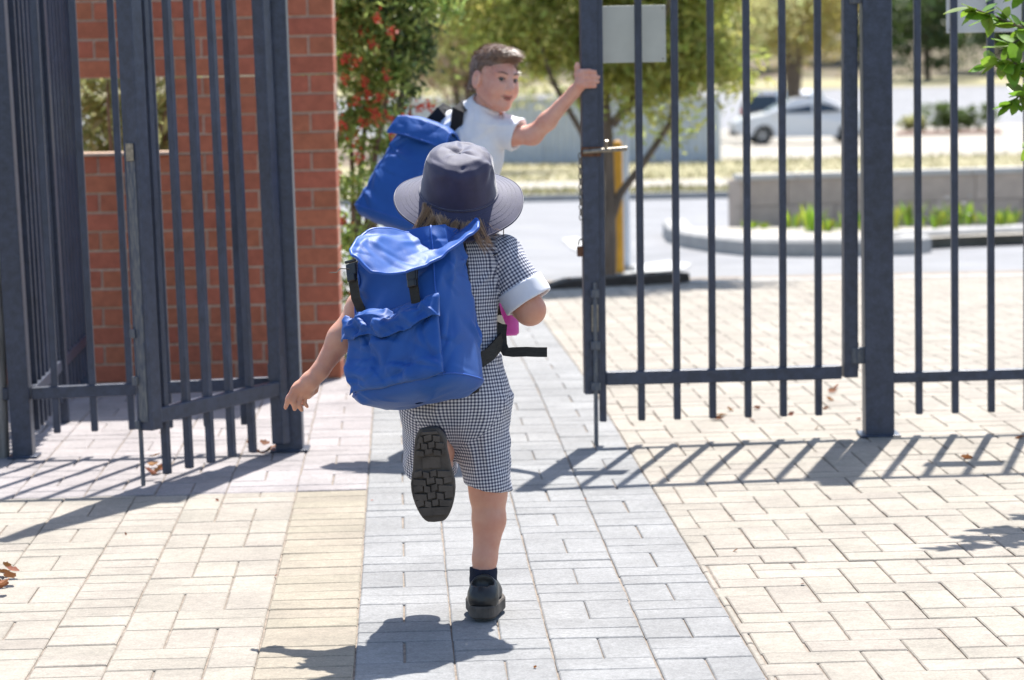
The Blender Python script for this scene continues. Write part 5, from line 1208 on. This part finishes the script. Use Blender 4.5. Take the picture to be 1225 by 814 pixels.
tail = [g(601, 388, .02), g(600, 400, .01), g(601, 413, -.0), g(605, 421, -.01), g(613, 421.5, -.01), g(630, 421, -.012), g(643, 421.5, -.01), g(654.5, 421.5, -.012)]
putmb('loose_strap_end', MB().ribbon(tail, [(1, .2, 0), (1, .2, .1), (1, .2, .4), (.4, .2, 1), (.1, .2, 1), (0, .2, 1), (0, .2, 1), (0, .2, 1)], .0245, .003), M['webbing'], pack, None)

# ================================================================== THE BOY AT THE GATE
BY = 10.15
def b(px, py, dy=0.0): return P(px, py, BY+dy)
gr = b(545, 400, .05)
boy = thing('person', 'boy in a white polo shirt looking back while he holds the gate stile', 'person', (gr.x, BY+.05, 0))
lo, hi = bbox([b(490, 540), b(735, 40), b(545, 300, .42), b(545, 300, -.25)], .03); lo[2] = -.01
s = Sdf(lo, hi, .0032)
ang = math.radians(36); fw = Vector((math.sin(ang), -math.cos(ang), -.06)).normalized(); upv = Vector((.13, .03, 1)); upv = (upv-fw*upv.dot(fw)).normalized()
Mh = Matrix((fw.cross(upv), fw, upv)).transposed().to_4x4(); Mh.translation = b(592.5, 96, -.02)
head_prims(s, Mh, 1.03)
nb_ = b(577, 140, .02); ch = b(562, 185, .02); wa_ = b(550, 240, .02); pv = b(540, 292, .02)
s.rc(nb_, b(588, 116, -.0), .046, .046, .03); s.rc(nb_, ch, .075, .105, .03, fl=((0, 1, 0), .75)); s.rc(ch, wa_, .105, .095, .03, fl=((0, 1, 0), .78)); s.rc(wa_, pv, .095, .105, .03, fl=((0, 1, 0), .85))
shR = b(588, 157, -.0); shL = b(541, 152, .06); s.rc(shL, shR, .046, .046, .03)
el = b(637, 162, -.06); wr = b(687, 110, -.135); s.chain([shR, b(612, 162, -.04), el], [.040, .037, .034], .02); s.chain([el, b(655, 145, -.09), wr], [.034, .0315, .022], .02)
# hand closed round the gate stile: palm on its near-left edge, four fingers across the front, thumb up
st_y = PY-.06-.03
def h_(px, py, y): return P(px, py, y)
s.chain([wr, h_(694, 101, st_y-.012)], [.0235, .021], .012); s.rc(h_(695, 89, st_y-.010), h_(694, 104, st_y-.008), .0155, .0155, .012)
for q, (y0_, y1_, x1_) in enumerate([(86, 87.5, 712), (92, 92.5, 716), (98, 98, 715.5), (103.5, 103, 712)]):
    r = (.0095, .0098, .0094, .0085)[q]; s.chain([h_(695, y0_, st_y-.010), h_(704, y0_-.5, st_y-.020), h_(711, (y0_+y1_)/2, st_y-.016), h_(x1_, y1_, st_y-.006)], [r*1.1, r, r*.92, r*.75], .004)
s.chain([h_(693, 100, st_y+.0), h_(690.5, 90, st_y+.004), h_(690.5, 80, st_y+.004), h_(691, 76, st_y+.002)], [.014, .0105, .0092, .0065], .008)
ell_, wrl = b(520, 205, .17), b(548, 195, .27); s.chain([shL, ell_], [.046, .037], .02); s.chain([ell_, wrl], [.036, .024], .02); s.rc(wrl, b(556, 185, .275), .023, .024, .012)
for q in range(4): s.chain([b(553+q*1.5, 178+q*4.5, .265), b(562, 176+q*4.5, .262), b(564, 177+q*4.5, .285), b(557, 178+q*4.5, .297)], [.009, .0085, .008, .0065], .004)
s.chain([b(552, 190, .26), b(556, 178, .25), b(560, 172, .252)], [.011, .009, .007], .006)
hR, kR, aR = b(556, 300, .03), b(562, 402, .02), b(562, 506, .05); hL, kL, aL = b(524, 300, .03), b(530, 402, .16), b(530, 500, .16)
s.chain([hR, kR, b(563, 430, .03), b(562, 480, .04), aR], [.08, .052, .05, .033, .030], .02); s.chain([hL, kL, b(531, 430, .165), b(530, 480, .16), aL], [.08, .052, .05, .033, .030], .02)
V, F = s.net(2); skin_obj('body', V, F, M['skin_boy'], boy); face_parts(boy, Mh, 1.03, bvh_of(V, F), look=.75)
# polo shirt
d = Sdf(lo, hi, .005)
d.rc(shL, b(586, 151, .0), .054, .053, .03); d.rc(b(572, 150, .02), ch, .10, .118, .04, fl=((0, 1, 0), .82)); d.rc(ch, wa_, .118, .112, .04, fl=((0, 1, 0), .84)); d.rc(wa_, b(540, 288, .02), .112, .120, .04, fl=((0, 1, 0), .88)); d.rc(nb_, b(583, 126, .01), .062, .054, .02)
d.rc(b(586, 151, -.0), b(634, 166, -.05), .056, .066, .015); d.rc(shL, shL.lerp(ell_, .6), .054, .060, .015)
ax_ = (b(622, 163, -.045)-b(586, 150, 0)).normalized(); c0 = b(620, 162, -.04); d.cut(c0, tuple(ax_), np.array(c0)-np.array((.04, .12, .10)), np.array(c0)+np.array((.16, .12, .12)))
d.cut(b(540, 308, .02), (0, 0, -1)); uu = (Vector(b(588, 116, 0))-nb_).normalized(); d.cut(b(582, 124, .01), tuple((uu+Vector((.1, -.25, 0))).normalized()), np.array(b(582, 122, 0))-np.array((.085, .09, .06)), np.array(b(582, 122, 0))+np.array((.055, .09, .1)))
d.rc(b(584, 118, .0), b(579, 134, .015), .054, .048, .003, '-'); d.rc(b(620, 162, -.04), b(650, 171, -.06), .050, .054, .003, '-')
V, F = d.net(2); V = folds(V, F, .004, 31, 17, (1, 1, .9)); V = creases(V, F, 70, 33, .007, .012, .07, prefer=(.6, 0, .8)); V = lap(V, F, .4); skin_obj('polo_shirt', V, F, M['polo'], boy)
# collar band
mb = MB(); cen = b(581, 128, .01); Mc = frame(cen, (1, 0, 0), tuple(uu+Vector((0, -.15, 0)))); K = 40; vs = []
for r, z in ((.056, .018), (.060, .018), (.073, -.012), (.070, -.013)):
    for k in range(K+1):
        a = math.radians(-60+k*300/K)+math.radians(90+30-30); vs.append(Mc @ Vector((r*math.cos(a)*1.02, r*math.sin(a)*.95, z+.003*math.sin(3*a))))
W_ = K+1; mb.add(vs, [(i*W_+k, i*W_+k+1, (i+1)*W_+k+1, (i+1)*W_+k) for i in range(3) for k in range(K)]); reparent(mb.build('collar', M['polo'], None, True), boy)
# shorts
d = Sdf(lo, hi, .006); d.rc(wa_.lerp(pv, .6), pv, .112, .125, .03, fl=((0, 1, 0), .88)); d.rc(hR, hR.lerp(kR, 1.0), .088, .070, .03); d.rc(hL, hL.lerp(kL, 1.0), .088, .070, .03); m0 = hR.lerp(hL, .5).lerp(kR.lerp(kL, .5), .45); m1 = kR.lerp(kL, .5); d.rc(m0, m1, .010, .022, .02, '-', fl=((1, 0, 0), .6)); d.rc(m0+Vector((0, -.09, 0)), m1+Vector((0, -.09, 0)), .008, .03, .02, '-'); d.rc(m0+Vector((0, .09, 0)), m1+Vector((0, .09, 0)), .008, .03, .02, '-')
d.cut(hR.lerp(kR, .82), (0, 0, -1)); V, F = d.net(2); V = folds(V, F, .006, 71, 15, (1, 1, .4)); skin_obj('shorts', V, F, M['navy'], boy)
for a0, kk in ((aR, 0), (aL, 1)):
    zz = 0.0 if not kk else .012; o_ = Vector((a0.x, a0.y-.045, zz)); Ms = frame(o_, (1, -.12, 0), (0, 0, 1)); shoe_parts(boy, Ms, .225, .095, .034, False)
    c_ = Sdf(*bbox([Vector((a0.x, a0.y, .05)), Vector((a0.x, a0.y, .17))], .06), .004); c_.rc((a0.x, a0.y, .05), (a0.x, a0.y, .19), .034, .038, 0); c_.cut((a0.x, a0.y, .165), (0, 0, 1)); V, F = c_.net(1); skin_obj('sock', V, F, M['navy_sock'], boy)
# short brown hair: a cap of hair and many locks
hs = Sdf(*bbox([Mh.translation], .16), .0035); R_ = np.array(Mh.to_3x3()); sc = 1.03
hs.ell(Mh @ (Vector((0, -.020, .040))*sc), (.078*sc, .092*sc, .084*sc), .01, R=R_); hs.ell(Mh @ (Vector((.0, .045, .088))*sc), (.058*sc, .045*sc, .030*sc), .02, R=R_); hs.rc(Mh @ Vector((-.035, -.062, -.035)), Mh @ Vector((.035, -.062, -.035)), .036, .036, .03)
hs.cut(Mh @ (Vector((0, .044, .030))*sc), tuple(Mh.to_3x3() @ Vector((0, .9, -.75)))); hs.cut(Mh @ (Vector((0, -.02, -.026))*sc), tuple(Mh.to_3x3() @ Vector((0, .25, -1))))
for x in (-1, 1): hs.rc(Mh @ (Vector((x*.075, .012, -.06))*sc), Mh @ (Vector((x*.078, .030, .03))*sc), .030, .022, .006, '-'); hs.ell(Mh @ (Vector((x*.078, -.004, -.008))*sc), (.020, .024, .033), .004, '-', R=R_)
V, F = hs.net(1); V = folds(V, F, .0018, 6, 40); V = folds(V, F, .0008, 7, 120); hb2 = skin_obj('hair', V, F, M['hair_brown'], boy)
N_ = normals(V, F); idx = RNG.choice(len(V), min(len(V), 3400), replace=False); fwv = np.array(fw); uv_ = np.array(upv); rt, dr, ln = [], [], []
loc = (V-np.array(Mh.translation)) @ R_
for i in idx:
    n = N_[i]; t = fwv*.9+np.array((fw.cross(upv)))*(-.45) - uv_*(.5 if loc[i, 2] < .06 else -.15); t = t-n*(t @ n); rt.append(V[i]-n*.002); dr.append(t+n*.26); ln.append(random.uniform(.014, .034))
tag(putmb('hair_locks', strands(rt, dr, ln, .0009, 4, .1, .18, 9), M['hair_brown'], boy, None, hb2), kind='stuff')

# his backpack
bo2 = b(474, 276, -.09)
Mb2 = frame(bo2, (-.88, .46, .22), (.40, .14, 1)); pk2 = thing('backpack', 'blue nylon backpack with a closed lid on the boy at the gate', 'backpack', bo2, group='blue school backpacks')
Mb2 = Mb2 @ Matrix.Translation((0, -.05, 0))
build_bag(pk2, Mb2, .30, .20, .17, .10, .39, 27, .010, False)
def lid2(u, v):
    x = (u*2-1)*.108; t = v; y0_ = -.0; 
    if t < .55: y = y0_+t/.55*.135; z = .385+.032*math.sin(t/.55*math.pi*.8)
    else: k = (t-.55)/.45; y = .134+.018*math.sin(k*1.5); z = .385+.032*math.sin(.8*math.pi)-k*.07
    z -= .02*abs(u*2-1)**4*(1-.5*t); return (x*(1+.22*max(0, t-.4)), y, z)
Vl, Fl = patch_grid(lid2, 70, 60); Fl = Fl[:, ::-1]; Vl = folds(Vl, Fl, .005, 81, 18); Vl = folds(Vl, Fl, .0018, 83, 50)
bd = border(Vl, 70, 60); mb = MB(); mb.tube([Mb2 @ Vector(Vl[i]) for i in bd+bd[:1]], .0045, 8, cap=False); Vt, Ft = thick(Vl, Fl, .003)
lid_ = put('lid', Vt, Ft, M['bag'], pk2, Mb2); putmb('piping', mb, M['bag_trim'], pk2, None, lid_, True)
for x in ():
    putmb('strap', MB().ribbon([(x, .205, .29), (x, .215, .25), (x, .218, .20), (x, .212, .16)], (1, 0, 0), .026, .003), M['webbing'], pk2, Mb2); buckle(pk2, Mb2, (x, .222, .225))
sp = [Mb2 @ Vector((-.07, -.0, .38)), b(548, 132, -.07), b(560, 124, .02), b(567, 134, .11), b(566, 165, .145), b(562, 205, .14), b(552, 240, .10), b(530, 262, -.02), Mb2 @ Vector((-.11, .02, .06))]
putmb('shoulder_strap', MB().ribbon(sp, [(.8, .3, -.4)]*4+[(1, 0, 0)]*2+[(0, .4, 1)]*3, .046, .009), M['mesh_pad'], pk2, None)
sp = [Mb2 @ Vector((.07, -.0, .38)), b(528, 134, .02), b(536, 128, .09), b(545, 138, .16), b(545, 170, .19), b(540, 220, .18), b(520, 250, .08), Mb2 @ Vector((.11, .02, .06))]
putmb('shoulder_strap', MB().ribbon(sp, [(.8, .3, -.4)]*4+[(1, 0, 0)]*2+[(0, .4, 1)]*2, .046, .009), M['mesh_pad'], pk2, None)
